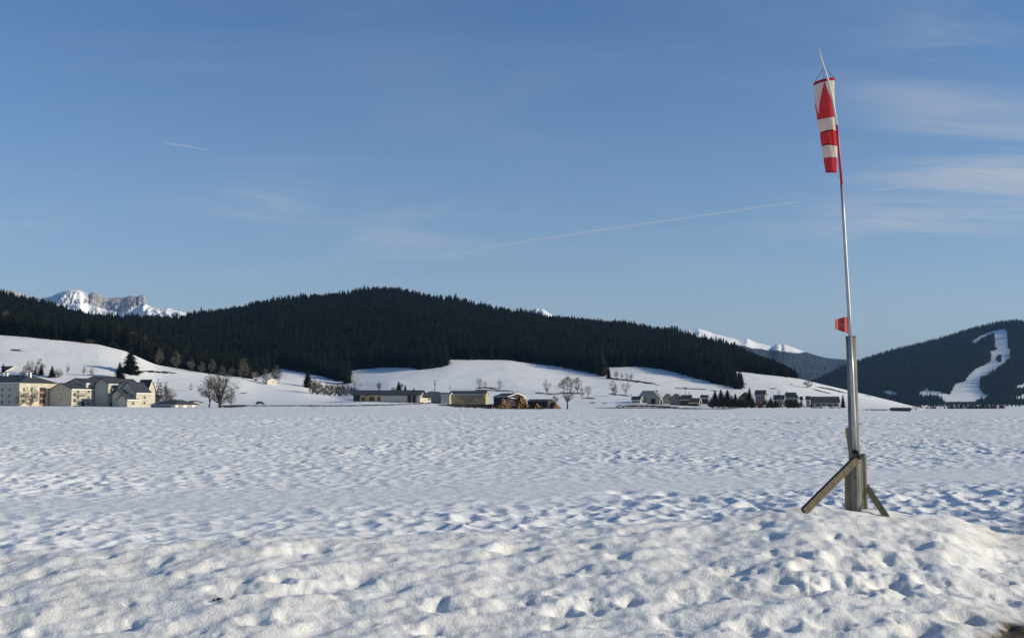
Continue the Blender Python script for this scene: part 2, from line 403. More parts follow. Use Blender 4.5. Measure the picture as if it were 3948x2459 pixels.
for k_ in range(34):
    t_ = k_ / 33.0; u = 2330 + 640 * t_ + rng.uniform(-16, 16); v = 1900 + 52 * t_ + rng.uniform(-12, 12)
    px, py, pz = ground_at(u, v, 12.0, 40.0)
    i0_, i1_ = np.searchsorted(YR, [py - 1.2, py + 1.2]); j0_, j1_ = np.searchsorted(TX, [(px - 1) / py, (px + 1) / py])
    xs, ys = XX[i0_:i1_, j0_:j1_] - px, YY[i0_:i1_, j0_:j1_] - py
    d2 = (xs / rng.uniform(.13, .24)) ** 2 + (ys / rng.uniform(.16, .34)) ** 2
    Z[i0_:i1_, j0_:j1_] += -rng.uniform(.07, .13) * np.exp(-d2 ** 1.1)
Xb, Yb = XX[:ib], YY[:ib]
for (u, v, s) in PITS:
    if v < float(crest_v(u)) + 14: continue
    px, py, pz = ground_at(u, v, 5.0, 20.0)
    s *= 0.72 if u < 2600 else 1.0
    ang = rng.uniform(-0.9, 0.3); rx, ry = 0.13 * s * rng.uniform(.8, 1.5), 0.15 * s * rng.uniform(.7, 1.2)
    i0_, i1_ = np.searchsorted(YR, [py - 0.9, py + 0.9])
    xs, ys = Xb[i0_:i1_] - px, Yb[i0_:i1_] - py
    c, s_ = math.cos(ang), math.sin(ang)
    dd = ((xs * c + ys * s_) / rx) ** 2 + ((-xs * s_ + ys * c) / ry) ** 2
    dd = dd * (1 + 1.1 * perlin(xs / 0.17 + u, ys / 0.17 + v, 30) + 0.5 * perlin(xs / 0.07 + u, ys / 0.07 + v, 31))
    d = np.sqrt(np.maximum(dd, 0))
    Z[i0_:i1_] += -0.066 * s * np.exp(-(d / 0.95) ** 2.4) + 0.008 * s * np.exp(-((d - 1.7) / 0.45) ** 2)

# what shows through the snow: forest floor, roadside grass, dirt
BARE = np.zeros((NY, NU)); DIRT_TINT = np.zeros((NY, NU))
UG, VG = proj(XX, YY, np.where(YY < 60, Z_SMOOTH, Z))
FOREST_LOW = curve([(-4000, 1200), (960, 1458), (1000, 1450), (1080, 1420), (1180, 1436), (1300, 1466), (1347, 1478), (1348, 1425), (1500, 1414), (1600, 1418), (1625, 1424), (1728, 1411), (1729, 1385), (1960, 1388), (2150, 1411), (2300, 1442), (2326, 1456), (2327, 1416), (2450, 1413), (2550, 1422), (2600, 1433), (2700, 1462), (2788, 1487), (2789, 1427), (2900, 1438), (3000, 1450), (3095, 1461), (3096, 0), (9000, 0)])
def in_forest(u, v, Y):
    a = (u < 960) & (Y > 742)
    b_ = (u >= 960) & (v < FOREST_LOW(u)) & (Y > 640)
    line = np.interp(u, [2700, 2862], [1462, 1504])
    c = (u > 2700) & (u < 2862) & (v < line) & (v > line - 26) & (Y > 640)
    return (a | b_ | c) & (Y < D4(u) + 70) & (u < 3097)
fo = in_forest(UG, VG, YY)
BARE[fo] = 0.72
# right-hand hill: wooded, with a snow piste
def poly(pts):
    pts = np.array(pts, float)
    def f(u, v):
        ins = np.zeros(np.shape(u), bool); n_ = len(pts); j = n_ - 1
        for i in range(n_):
            xi, yi = pts[i]; xj, yj = pts[j]
            cnd = ((yi > v) != (yj > v)) & (u < (xj - xi) * (v - yi) / (yj - yi + 1e-9) + xi)
            ins ^= cnd; j = i
        return ins
    return f
def z8(pts): return [(3200 + a / 3.246, 1180 + b_ / 3.246) for a, b_ in pts]
PISTE = [poly(z8([(2055,305),(2200,285),(2230,480),(2250,660),(2150,730),(2000,840),(1880,900),(1870,1000),(1910,1090),(2000,1130),(1800,1190),(1450,1200),(1380,1140),(1300,1110),(1150,1120),(1120,1060),(1230,1045),(1370,1075),(1500,1100),(1580,965),(1680,950),(1730,870),(1830,780),(2020,690),(2020,600),(1985,550),(2085,560),(2070,430),(2055,335)])),
         poly(z8([(2060,305),(1925,350),(1760,450),(1840,465),(1895,395),(2040,340)])),
         poly(z8([(660,1070),(740,1050),(850,1095),(760,1110)])),
         poly(z8([(2250,1045),(2428,965),(2600,950),(2600,990),(2428,1010)])), poly(z8([(2290,1150),(2428,1110),(2700,1090),(2700,1150)]))]
ISLE = [poly(z8([(2090,620),(2140,600),(2165,690),(2100,700)])), poly(z8([(2063,640),(2085,625),(2090,670),(2070,680)]))]
def on_piste(u, v):
    r_ = np.zeros(np.shape(u), bool)
    for f in PISTE: r_ |= f(u, v)
    for f in ISLE: r_ &= ~f(u, v)
    return r_
h2 = (YY > 2240) & (YY < 3400) & (UG > 2900)
BARE[h2 & ~on_piste(UG, VG)] = 0.9
BARE[(YY > 1180) & (UG < 2950)] = 0.9
nb_ = (YY < 22)
# bare ground by the road at the lower right; dirty snow beside it
BARE[:ib] += 0.95 * np.clip(1.25 - np.sqrt(((UG[:ib] - 4010) / 325) ** 2 + ((VG[:ib] - 2495) / 135) ** 2), 0, 1)
DIRT_TINT += np.where(YY < 30, 0.62 * np.exp(-(((UG - 3950) / 230) ** 2) - ((VG - 2065) / 55) ** 2) + 0.5 * np.exp(-(((UG - 3990) / 330) ** 2) - ((VG - 2420) / 90) ** 2), 0)
DIRT_TINT += np.where(nb_, 0.22 * bank_w, 0)  # even warm-grey tint over the whole bank, setting it off from the field

VID = np.arange(NY * NU).reshape(NY, NU)
quads = np.stack([VID[:-1, :-1], VID[:-1, 1:], VID[1:, 1:], VID[1:, :-1]], -1)
relc = 0.25 * (rel[:-1, :-1] + rel[:-1, 1:] + rel[1:, 1:] + rel[1:, :-1])
yc_ = 0.5 * (YY[:-1, :-1] + YY[1:, 1:])
region = np.where(relc < 1.035 + 0.012 * perlin(XX[:-1, :-1] / 0.6, YY[:-1, :-1] / 0.6, 33), 0, np.where(yc_ < 484, 1, np.where(yc_ < 1720, 2, 3)))
VERTS = np.stack([XX, YY, Z], -1).reshape(-1, 3).astype(np.float32)
def sheet(name, mask, material):
    q = quads[mask].reshape(-1, 4)
    used, inv = np.unique(q, return_inverse=True)
    me = bpy.data.meshes.new(name)
    nv, nq = len(used), len(q)
    me.vertices.add(nv); me.vertices.foreach_set('co', VERTS[used].ravel())
    me.loops.add(nq * 4); me.loops.foreach_set('vertex_index', inv.reshape(-1).astype(np.int32))
    me.polygons.add(nq); me.polygons.foreach_set('loop_start', np.arange(0, nq * 4, 4, dtype=np.int32))
    me.polygons.foreach_set('use_smooth', np.ones(nq, bool))
    me.update(calc_edges=True)
    for an, arr in (('bare', BARE), ('dirt', DIRT_TINT)):
        at = me.attributes.new(an, 'FLOAT', 'POINT'); at.data.foreach_set('value', arr.reshape(-1)[used].astype(np.float32))
    me.materials.append(material)
    o = bpy.data.objects.new(name, me); COL.objects.link(o)
    o['kind'] = 'structure'
    return o
sheet('snow_bank', region == 0, M_BANK)
sheet('snow_field', region == 1, M_FIELD)
sheet('hillside', region == 2, M_HILL)
sheet('valley_and_far_hill', region == 3, M_HILL)

# ------------------------------------------------------------------ mesh helpers
class MB:
    """collects faces into one mesh"""
    def __init__(self): self.v, self.f, self.m = [], [], []
    def add(self, verts, faces, mi=0):
        o = len(self.v); self.v += [tuple(p) for p in verts]
        self.f += [tuple(i + o for i in f) for f in faces]; self.m += [mi] * len(faces)
    def box(self, x0, x1, y0, y1, z0, z1, mi=0):
        self.add([(x0,y0,z0),(x1,y0,z0),(x1,y1,z0),(x0,y1,z0),(x0,y0,z1),(x1,y0,z1),(x1,y1,z1),(x0,y1,z1)],
                 [(3,2,1,0),(4,5,6,7),(0,1,5,4),(1,2,6,5),(2,3,7,6),(3,0,4,7)], mi)
    def tube(self, pts, rad, n=6, mi=0, cap=True, sq=None):
        pts = [np.array(p, float) for p in pts]; rings = []
        for i, p in enumerate(pts):
            a = pts[max(i - 1, 0)]; b = pts[min(i + 1, len(pts) - 1)]
            d = b - a; d = d / (np.linalg.norm(d) + 1e-9)
            ref = np.array((0, 1, 0.0)) if abs(d[1]) < 0.9 else np.array((1.0, 0, 0))
            s = np.cross(d, ref); s /= np.linalg.norm(s); t = np.cross(s, d)
            r = rad[i] if isinstance(rad, (list, tuple)) else rad
            rings.append([p + r * (math.cos(2 * math.pi * k / n) * s + math.sin(2 * math.pi * k / n) * t) for k in range(n)])
        o = len(self.v)
        for rg in rings: self.v += [tuple(q) for q in rg]
        for i in range(len(pts) - 1):
            for k in range(n):
                k2 = (k + 1) % n
                self.f.append((o + (i+1)*n + k, o + (i+1)*n + k2, o + i*n + k2, o + i*n + k)); self.m.append(mi)
        if cap:
            self.f.append(tuple(o + k for k in range(n))); self.m.append(mi)
            self.f.append(tuple(o + (len(pts)-1)*n + k for k in range(n))[::-1]); self.m.append(mi)
    def plank(self, a, b, width_dir, w, t, mi=0):
        """board from a to b: width w along width_dir, thickness t"""
        a, b = np.array(a, float), np.array(b, float); d = (b - a) / np.linalg.norm(b - a)
        wd = np.array(width_dir, float); wd -= d * wd.dot(d); wd /= np.linalg.norm(wd); td = np.cross(d, wd)
        c = []
        for p in (a, b):
            for s1, s2 in ((-1,-1),(1,-1),(1,1),(-1,1)): c.append(p + wd * s1 * w / 2 + td * s2 * t / 2)
        self.add(c, [(0,1,2,3),(7,6,5,4),(0,4,5,1),(1,5,6,2),(2,6,7,3),(3,7,4,0)], mi)
    def mesh(self, name, mats, smooth=False):
        me = bpy.data.meshes.new(name); me.from_pydata(self.v, [], self.f)
        for m in (mats if isinstance(mats, (list, tuple)) else [mats]): me.materials.append(m)
        me.polygons.foreach_set('material_index', self.m)
        if smooth: me.polygons.foreach_set('use_smooth', [True] * len(self.f))
        me.update(); 
        return me
    def obj(self, name, mats, parent=None, smooth=False):
        return link(name, self.mesh(name, mats, smooth), parent)
def link(name, me, parent=None):
    o = bpy.data.objects.new(name, me); COL.objects.link(o)
    if parent: o.parent = parent
    return o
def tag(o, label, cat, group=None):
    o['label'] = label; o['category'] = cat
    if group: o['group'] = group
    return o
def thing(name, label, cat, loc=(0,0,0), rz=0.0, group=None):
    o = bpy.data.objects.new(name, None); COL.objects.link(o)
    o.location = loc; o.rotation_euler = (0, 0, rz); o.empty_display_size = 0.2
    return tag(o, label, cat, group)

# ------------------------------------------------------------------ far mountains
def rock_snow(name, rock, rock2, snow, treeline=None, forest=(0.02, 0.03, 0.03)):
    m = bpy.data.materials.new(name); m.use_nodes = True
    n, l = m.node_tree.nodes, m.node_tree.links
    b = n['Principled BSDF']; b.inputs['Roughness'].default_value = 0.85; b.inputs['Specular IOR Level'].default_value = 0.1
    g = n.new('ShaderNodeNewGeometry')
    nz = n.new('ShaderNodeTexNoise'); nz.inputs['Scale'].default_value = 0.02; nz.inputs['Detail'].default_value = 8; nz.inputs['Roughness'].default_value = 0.65
    l.new(g.outputs['Position'], nz.inputs['Vector'])
    rr = n.new('ShaderNodeValToRGB'); rr.color_ramp.elements[0].position = .35; rr.color_ramp.elements[1].position = .65
    rr.color_ramp.elements[0].color = (*rock, 1); rr.color_ramp.elements[1].color = (*rock2, 1)
    l.new(nz.outputs['Fac'], rr.inputs['Fac'])
    at = n.new('ShaderNodeAttribute'); at.attribute_name = 'rock'
    n2 = n.new('ShaderNodeTexNoise'); n2.inputs['Scale'].default_value = 0.033; n2.inputs['Detail'].default_value = 9; n2.inputs['Roughness'].default_value = 0.7
    l.new(g.outputs['Position'], n2.inputs['Vector'])
    ad = n.new('ShaderNodeMath'); ad.operation = 'ADD'; l.new(at.outputs['Fac'], ad.inputs[0]); l.new(n2.outputs['Fac'], ad.inputs[1])
    mr = n.new('ShaderNodeMapRange'); mr.inputs['From Min'].default_value = 0.92; mr.inputs['From Max'].default_value = 1.06
    l.new(ad.outputs[0], mr.inputs['Value'])
    mx = n.new('ShaderNodeMix'); mx.data_type = 'RGBA'; mx.inputs['A'].default_value = (*snow, 1)
    l.new(mr.outputs[0], mx.inputs['Factor']); l.new(rr.outputs['Color'], mx.inputs['B'])
    l.new(mx.outputs['Result'], b.inputs['Base Color'])
    return m
def mountain(name, ridge, dist, depth, v_base, rough, rock_fn, material, cols=260, rws=70, seed=0, cliff=None):
    ridge = np.array(ridge, float)
    us = np.linspace(ridge[0, 0], ridge[-1, 0], cols); ts = np.linspace(0, 1.35, rws)
    rv = np.interp(us, ridge[:, 0], ridge[:, 1])
    V = []; RK = []
    for t in ts:
        Y = dist - depth * (1 - t)
        for u, v in zip(us, rv):
            zt = zpix(v, dist); zb = zpix(v_base, dist - depth)
            X = (u - CX) / F_PX * cp * Y
            s = t if t <= 1 else 1
            e = 1.0 if cliff is None else cliff(u)
            z = zb + (zt - zb) * (s ** e) if t <= 1 else zt - (t - 1) * depth * 0.7
            V.append((X, Y, z)); 
    V = np.array(V)
    nzv = fbm(V[:, 0] / 420 + V[:, 2] / 540, V[:, 1] / 420, 5, seed, 0.55)
    tt = np.repeat(ts, cols); uu = np.tile(us, rws)
    env = np.sin(np.clip(tt, 0, 1) * math.pi) ** 0.7 + 0.06
    nz2 = np.abs(fbm(uu / 13.0, tt * 11, 4, seed + 9, 0.6))
    V[:, 2] += rough * nzv * env
    V[:, 1] += -rough * 0.6 * nz2 * env
    _, vpx = proj(V[:, 0], V[:, 1], V[:, 2])
    RK = rock_fn(uu, vpx, tt)
    f = []
    for i in range(rws - 1):
        for j in range(cols - 1):
            a = i * cols + j; f.append((a, a + 1, a + cols + 1, a + cols))
    me = bpy.data.meshes.new(name); me.from_pydata(V.tolist(), [], f)
    at = me.attributes.new('rock', 'FLOAT', 'POINT'); at.data.foreach_set('value', RK.astype(np.float32))
    me.polygons.foreach_set('use_smooth', [True] * len(f)); me.materials.append(material); me.update()
    o = link(name, me); o['kind'] = 'structure'
    return o
M_ALP = rock_snow('limestone_and_snow', (0.26, 0.24, 0.22), (0.50, 0.465, 0.43), (0.84, 0.83, 0.82))
M_FARWOOD = rock_snow('far_wood_and_snow', (0.018, 0.028, 0.03), (0.035, 0.05, 0.05), (0.84, 0.83, 0.82))
L_RIDGE = [(-700,1180),(-400,1100),(-200,1130),(0,1116),(16,1119),(43,1118),(59,1125),(80,1132),(99,1142),(142,1149),(185,1144),(200,1135),(214,1129),(235,1122),(254,1118),(275,1118),(290,1120),(313,1129),(333,1137),(340,1128),(346,1126),(366,1131),(385,1145),(409,1150),(420,1147),(438,1145),(465,1146),(480,1142),(494,1140),(521,1144),(527,1135),(535,1137),(544,1135),(549,1146),(553,1159),(560,1179),(580,1187),(613,1190),(636,1188),(659,1195),(692,1206),(725,1216),(800,1240),(1000,1300)]
def l_rock(u, v, t):
    face = np.interp(u, [300, 330, 345, 380, 460, 480, 556, 560, 575], [0, .25, .62, .62, .60, .55, .55, .3, 0])
    low = np.interp(u, [300, 330, 460, 520, 560], [1165, 1172, 1206, 1178, 1175])
    return 0.31 + face * (v < low) + 0.14 * ((u < 260) & (v > 1140)) + np.where(u < 140, 0.22, 0)
mountain('mountain', L_RIDGE, 6000, 900, 1300, 70, l_rock, M_ALP, 460, 110, 50, cliff=lambda u: float(np.interp(u, [300, 340, 540, 562], [1.0, 1.9, 1.9, 1.0])))
C_RIDGE = [(1900,1290),(1980,1240),(2028,1211),(2040,1202),(2053,1193),(2069,1186),(2080,1191),(2092,1187),(2104,1194),(2111,1201),(2122,1206),(2131,1215),(2160,1222),(2220,1260)]
mountain('mountain', C_RIDGE, 8200, 1200, 1330, 70, lambda u, v, t: 0.36 + 0 * u, M_ALP, 90, 50, 61)
R_RIDGE = [(2300,1330),(2500,1300),(2600,1285),(2658,1271),(2680,1270),(2698,1266),(2731,1276),(2752,1284),(2773,1289),(2800,1297),(2823,1302),(2849,1308),(2866,1307),(2885,1304),(2900,1312),(2918,1319),(2961,1329),(2984,1336),(2994,1325),(3006,1324),(3016,1330),(3027,1326),(3042,1331),(3060,1337),(3080,1345),(3100,1353),(3142,1365),(3192,1378),(3261,1384),(3400,1400),(3600,1440)]
def r_rock(u, v, t):
    line = np.interp(u, [2600, 2700, 2820, 2870, 2900, 2980, 3080, 3105, 3150], [1330, 1322, 1325, 1330, 1340, 1346, 1360, 1355, 1340])
    return 0.41 + np.clip((v - line) / 22.0, -0.3, 0.55) + 0.0
mountain('mountain', R_RIDGE, 5600, 1600, 1530, 55, r_rock, M_FARWOOD, 320, 90, 72)

# ------------------------------------------------------------------ tree models
M_NEEDLE = [mat('spruce_needles_a', (0.008, 0.0105, 0.006), 0.9, 0.35, 0.6, spec=0.1), mat('spruce_needles_b', (0.0105, 0.012, 0.0055), 0.9, 0.35, 0.6, spec=0.1)]
for m_ in M_NEEDLE:
    n, l = m_.node_tree.nodes, m_.node_tree.links
    b = n['Principled BSDF']; old = b.inputs['Base Color'].links[0].from_socket
    oi = n.new('ShaderNodeObjectInfo'); cr = n.new('ShaderNodeValToRGB')
    cr.color_ramp.elements[0].color = (0.55, 0.6, 0.6, 1); cr.color_ramp.elements[1].color = (1.7, 1.5, 1.2, 1)
    e_ = cr.color_ramp.elements.new(0.6); e_.color = (0.9, 1.0, 0.95, 1)
    l.new(oi.outputs['Random'], cr.inputs[0])
    vm_ = n.new('ShaderNodeVectorMath'); vm_.operation = 'MULTIPLY'; l.new(old, vm_.inputs[0]); l.new(cr.outputs[0], vm_.inputs[1]); l.new(vm_.outputs[0], b.inputs['Base Color'])
M_BARK = mat('bark', (0.055, 0.045, 0.036), 0.95, 0.3, 3.0, spec=0.1)
M_TWIG = mat('twigs_grey', (0.19, 0.16, 0.135), 0.95, 0.25, 0.8, spec=0.1)
M_TWIG_D = mat('twigs_dark', (0.030, 0.028, 0.018), 0.95, 0.25, 0.8, spec=0.1)
M_TWIG_R = mat('twigs_reddish', (0.13, 0.080, 0.055), 0.95, 0.25, 0.8, spec=0.1)
M_TWIG_O = mat('twigs_olive', (0.145, 0.128, 0.10), 0.95, 0.25, 0.8, spec=0.1)

def spruce_meshes(h, r, layers, per, seed, ragged=0.25, bare_foot=0.05):
    """trunk and crown meshes: whorls of drooping needle blades"""
    g = random.Random(seed); t = MB(); c = MB()
    t.tube([(0,0,-0.6),(0,0,h*0.5),(0,0,h*0.97)], [h*0.016, h*0.010, h*0.002], 5)
    z0 = h * bare_foot
    for i in range(layers):
        k = i / (layers - 1); z = z0 + (h * 0.97 - z0) * k ** 0.92
        rr = r * (1 - k) ** 0.72 * (1 + 0.12 * math.sin(i * 2.1)) + 0.02 * h
        n = max(4, int(per * (1 - 0.45 * k)))
        a0 = g.random() * 6.28
        for b in range(n):
            a = a0 + 2 * math.pi * b / n + g.uniform(-.25, .25)
            L = rr * g.uniform(1 - ragged, 1 + ragged * 0.7); dr = L * g.uniform(0.22, 0.5) * (1 - 0.5 * k)
            w = L * g.uniform(0.26, 0.40) + 0.012 * h
            ca_, sa_ = math.cos(a), math.sin(a)
            def pt(d, s, zz): return (ca_ * d - sa_ * s, sa_ * d + ca_ * s, zz)
            up = h * 0.028
            c.add([pt(0, 0, z + up), pt(L * .5, w, z - dr * .35), pt(L, 0, z - dr), pt(L * .5, -w, z - dr * .35), pt(L * .45, 0, z + up * 0.6 - dr * .1)],
                  [(0, 1, 4), (1, 2, 4), (2, 3, 4), (3, 0, 4)])
    c.tube([(0,0,z0), (0,0,h*0.5), (0,0,h)], [r*0.42, r*0.26, 0.01], 6)
    return t, c
SPRUCE = []
for i in range(6):
    t_, c_ = spruce_meshes(1.0, [0.20, 0.17, 0.23, 0.15, 0.19, 0.25][i], [20, 22, 18, 23, 19, 17][i], 13, 100 + i, 0.3)
    SPRUCE.append((t_.mesh('trunk', M_BARK), c_.mesh('crown', M_NEEDLE[i % 2])))
SPRUCE_JOIN = []
for i in range(6):
    t_, c_ = spruce_meshes(1.0, [0.20, 0.17, 0.23, 0.15, 0.19, 0.25][i], [12, 13, 10, 14, 11, 10][i], 7, 200 + i, 0.3)
    c_.tube([(0,0,-0.03),(0,0,0.3)], [0.016, 0.012], 4, mi=1)
    SPRUCE_JOIN.append(c_.mesh('spruce', [M_NEEDLE[i % 2], M_BARK]))

def bare_tree(seed, z0=0.22, w=0.36, peak=0.55, leaders=1, limbs=13, subs=7, twigs=1500, tw=0.0008, base_r=0.017, lean=0.0, flare=0.0):
    """unit-height leafless tree: trunk with limbs filling an egg-shaped crown, and fine twigs"""
    g = random.Random(seed); t = MB(); c = MB()
    def env(z):
        q = (z - z0) / (1 - z0)
        if q <= 0 or q >= 1: return 0.0
        pk = (peak - z0) / (1 - z0)
        k_ = q / pk if q < pk else (1 - q) / (1 - pk)
        return w * max(k_, 0.0) ** (0.55 if q < pk else 0.62)
    def arc(p, q, r0, r1, sag, dst, n=5, segs=4):
        p, q = np.array(p, float), np.array(q, float); pts = []
        for i in range(segs + 1):
            k_ = i / segs; m_ = p * (1 - k_) + q * k_
            m_ = m_ + np.array([0, 0, -sag * math.sin(math.pi * k_)]) + np.array([g.uniform(-1, 1), g.uniform(-1, 1), g.uniform(-1, 1)]) * 0.012 * math.sin(math.pi * k_)
            pts.append(m_)
        dst.tube(pts, [r0 + (r1 - r0) * i / segs for i in range(segs + 1)], n, cap=False)
        return pts
    stems = []
    for s in range(leaders):
        a = 6.28 * s / leaders + g.uniform(-.5, .5)
        off = (0.0 if leaders == 1 else w * g.uniform(0.25, 0.6))
        top = (math.cos(a) * off + lean, math.sin(a) * off, g.uniform(0.84, 0.95))
        fk = (lean * 0.15, 0, z0 * g.uniform(0.55, 0.9))
        if s == 0: t.tube([(0, 0, -0.03), (lean * .05, 0, z0 * .4), fk], [base_r * 1.25, base_r, base_r * 0.92], 7, cap=False)
        stems.append(arc(fk, top, base_r * (0.9 if leaders == 1 else 0.6), base_r * 0.10, 0.03 * (leaders > 1), t, 5, 7))
    ends = []
    def target(zc_, az, fr):
        r_ = env(zc_) * fr
        return (math.cos(az) * r_ + lean * zc_, math.sin(az) * r_, zc_)
    az = g.random() * 6.28
    for i in range(limbs * leaders):
        st = g.choice(stems); k_ = g.uniform(0.02, 0.8); p = st[int(k_ * (len(st) - 1))] * 1.0
        az += 2.399
        zt = min(0.97, max(z0 + 0.03, p[2] + g.uniform(-0.02 if flare < 0 else 0.08, 0.36)))
        q = target(zt, az, g.uniform(0.75, 1.05))
        rl = base_r * 0.36 * (1.1 - k_)
        lp = arc(p, q, rl, rl * 0.3, g.uniform(-0.02, 0.05), t)
        for j in range(subs):
            b0 = lp[g.randrange(1, len(lp))]
            zz = min(0.995, max(z0, b0[2] + g.uniform(-0.05, 0.16)))
            aa = math.atan2(b0[1], b0[0] - lean * b0[2]) + g.uniform(-.8, .8)
            q2 = np.array(target(zz, aa, g.uniform(0.55, 1.08)))
            q2 = b0 + (q2 - b0) * min(1, 0.24 / (np.linalg.norm(q2 - b0) + 1e-6))
            ends.append((arc(b0, q2, rl * 0.28, tw * 0.9, g.uniform(-.02, .02), c, 3, 3), q2 - b0))
    for st in stems:
        for p in st[3:]: ends.append(([p, p], np.array([0, 0, .1])))
    for i in range(twigs):
        pts, d = g.choice(ends); p = pts[g.randrange(len(pts))] + 0.0
        d = d / (np.linalg.norm(d) + 1e-6)
        a = g.random() * 6.28; el = g.uniform(-0.35, 1.3)
        nd = d * 0.6 + np.array([math.cos(a) * math.cos(el), math.sin(a) * math.cos(el), math.sin(el)])
        nd /= np.linalg.norm(nd); l_ = g.uniform(0.035, 0.095); ww = tw * g.uniform(0.7, 1.3)
        s = np.cross(nd, np.array([g.uniform(-1, 1), g.uniform(-1, 1), g.uniform(-1, 1)])); s /= (np.linalg.norm(s) + 1e-9)
        m_ = p + nd * l_ * 0.55 + s * l_ * 0.06
        c.add([p - s * ww, p + s * ww, m_, p + nd * l_], [(0, 1, 2), (0, 2, 3)])
        e = nd + s * g.choice((-1, 1)) * 0.8; e /= np.linalg.norm(e)
        c.add([m_ - nd * ww, m_ + nd * ww, m_ + e * l_ * 0.6], [(0, 1, 2)])
    top = max(v_[2] for v_ in c.v)
    for b_ in (t, c): b_.v = [(x_ / top, y_ / top, z_ / top) for x_, y_, z_ in b_.v]
    return t, c
BARE_T = {}
def add_bare(key, matl, **kw):
    t_, c_ = bare_tree(**kw); BARE_T[key] = (t_.mesh('trunk', M_BARK), c_.mesh('crown', matl))
add_bare('round_a', M_TWIG, seed=1, w=0.42, z0=0.26, peak=0.58, leaders=3, limbs=5, twigs=1500)
add_bare('round_b', M_TWIG, seed=2, w=0.36, z0=0.22, peak=0.50, twigs=1600)
add_bare('tall', M_TWIG, seed=3, w=0.27, z0=0.28, peak=0.72, leaders=3, limbs=6, twigs=1900, tw=0.0007)
add_bare('narrow', M_TWIG, seed=4, w=0.19, z0=0.14, peak=0.45, twigs=1200)
add_bare('vase', M_TWIG_O, seed=5, w=0.38, z0=0.16, peak=0.66, leaders=9, limbs=3, subs=6, twigs=2300, tw=0.0006, base_r=0.026)
add_bare('vase_lean', M_TWIG, seed=6, w=0.33, z0=0.20, peak=0.60, leaders=3, limbs=6, twigs=2300, tw=0.0007, lean=-0.16)
add_bare('hazy', M_TWIG_O, seed=7, w=0.36, z0=0.06, peak=0.48, leaders=3, limbs=6, twigs=3000, tw=0.0010)
add_bare('hazy_tall', M_TWIG_O, seed=8, w=0.25, z0=0.06, peak=0.50, leaders=2, limbs=8, twigs=3000, tw=0.0009)
add_bare('bush', M_TWIG_O, seed=9, w=0.58, z0=0.01, peak=0.45, leaders=6, limbs=4, twigs=4600, tw=0.0018, base_r=0.012)
add_bare('bush_red', M_TWIG_R, seed=10, w=0.42, z0=0.02, peak=0.42, leaders=5, limbs=4, twigs=4600, tw=0.0014, base_r=0.012)

add_bare('bush_dark', M_TWIG_D, seed=12, w=0.55, z0=0.01, peak=0.45, leaders=6, limbs=5, twigs=6500, tw=0.0026, base_r=0.012)

trg = random.Random(11)
def plant(name, meshes, label, cat, u, vb, vt, wfac=1.0, ymin=470, group=None, Y=None):
    if Y is None: X, Yg, Zg = ground_at(u, vb, ymin, 1500)
    else:
        X = (u - CX) / F_PX * cp * Y; Yg = Y; Zg = height(X, Y)
    h = max((vb - vt) * mpp(Yg), 0.5)
    if Y is not None: h = zpix(vt, Yg) - Zg
    o = thing(name, label, cat, (X, Yg, Zg - 0.02 * h), trg.random() * 6.28, group)
    o.scale = (h * wfac, h * wfac, h)
    link('trunk', meshes[0], o); link('crown', meshes[1], o)
    return o

# ------------------------------------------------------------------ forests (one mass each) and the spruces that stand out on their skyline
protos = bpy.data.collections.new('spruce_models')
for i, me in enumerate(SPRUCE_JOIN):
    po = bpy.data.objects.new('spruce_model_%d' % i, me); protos.objects.link(po)
def forest(name, pts, label):
    """pts: x, y, z, height, width, turn, model"""
    pts = np.array(pts)
    me = bpy.data.meshes.new(name); me.from_pydata(pts[:, :3].tolist(), [], [])
    a = me.attributes.new('size', 'FLOAT_VECTOR', 'POINT'); a.data.foreach_set('vector', np.stack([pts[:, 4], pts[:, 4], pts[:, 3]], -1).ravel().astype(np.float32))
    a = me.attributes.new('turn', 'FLOAT_VECTOR', 'POINT'); a.data.foreach_set('vector', np.stack([pts[:, 5] * 0, pts[:, 5] * 0, pts[:, 5]], -1).ravel().astype(np.float32))
    a = me.attributes.new('model', 'INT', 'POINT'); a.data.foreach_set('value', pts[:, 6].astype(np.int32))
    o = link(name, me); o['kind'] = 'stuff'; o['label'] = label
    ng = bpy.data.node_groups.new(name + '_trees', 'GeometryNodeTree')
    ng.interface.new_socket('Geometry', in_out='INPUT', socket_type='NodeSocketGeometry')
    ng.interface.new_socket('Geometry', in_out='OUTPUT', socket_type='NodeSocketGeometry')
    n, l = ng.nodes, ng.links
    gi, go = n.new('NodeGroupInput'), n.new('NodeGroupOutput')
    ci = n.new('GeometryNodeCollectionInfo'); ci.inputs[0].default_value = protos
    ci.inputs['Separate Children'].default_value = True; ci.inputs['Reset Children'].default_value = True
    ip = n.new('GeometryNodeInstanceOnPoints'); ip.inputs['Pick Instance'].default_value = True
    def attr(nm, ty):
        q = n.new('GeometryNodeInputNamedAttribute'); q.data_type = ty; q.inputs[0].default_value = nm
        return q.outputs['Attribute']
    l.new(gi.outputs[0], ip.inputs['Points']); l.new(ci.outputs[0], ip.inputs['Instance'])
    l.new(attr('model', 'INT'), ip.inputs['Instance Index'])
    l.new(attr('turn', 'FLOAT_VECTOR'), ip.inputs['Rotation']); l.new(attr('size', 'FLOAT_VECTOR'), ip.inputs['Scale'])
    l.new(ip.outputs[0], go.inputs[0])
    md = o.modifiers.new('trees', 'NODES'); md.node_group = ng
    return o
nr = np.random.RandomState(5)
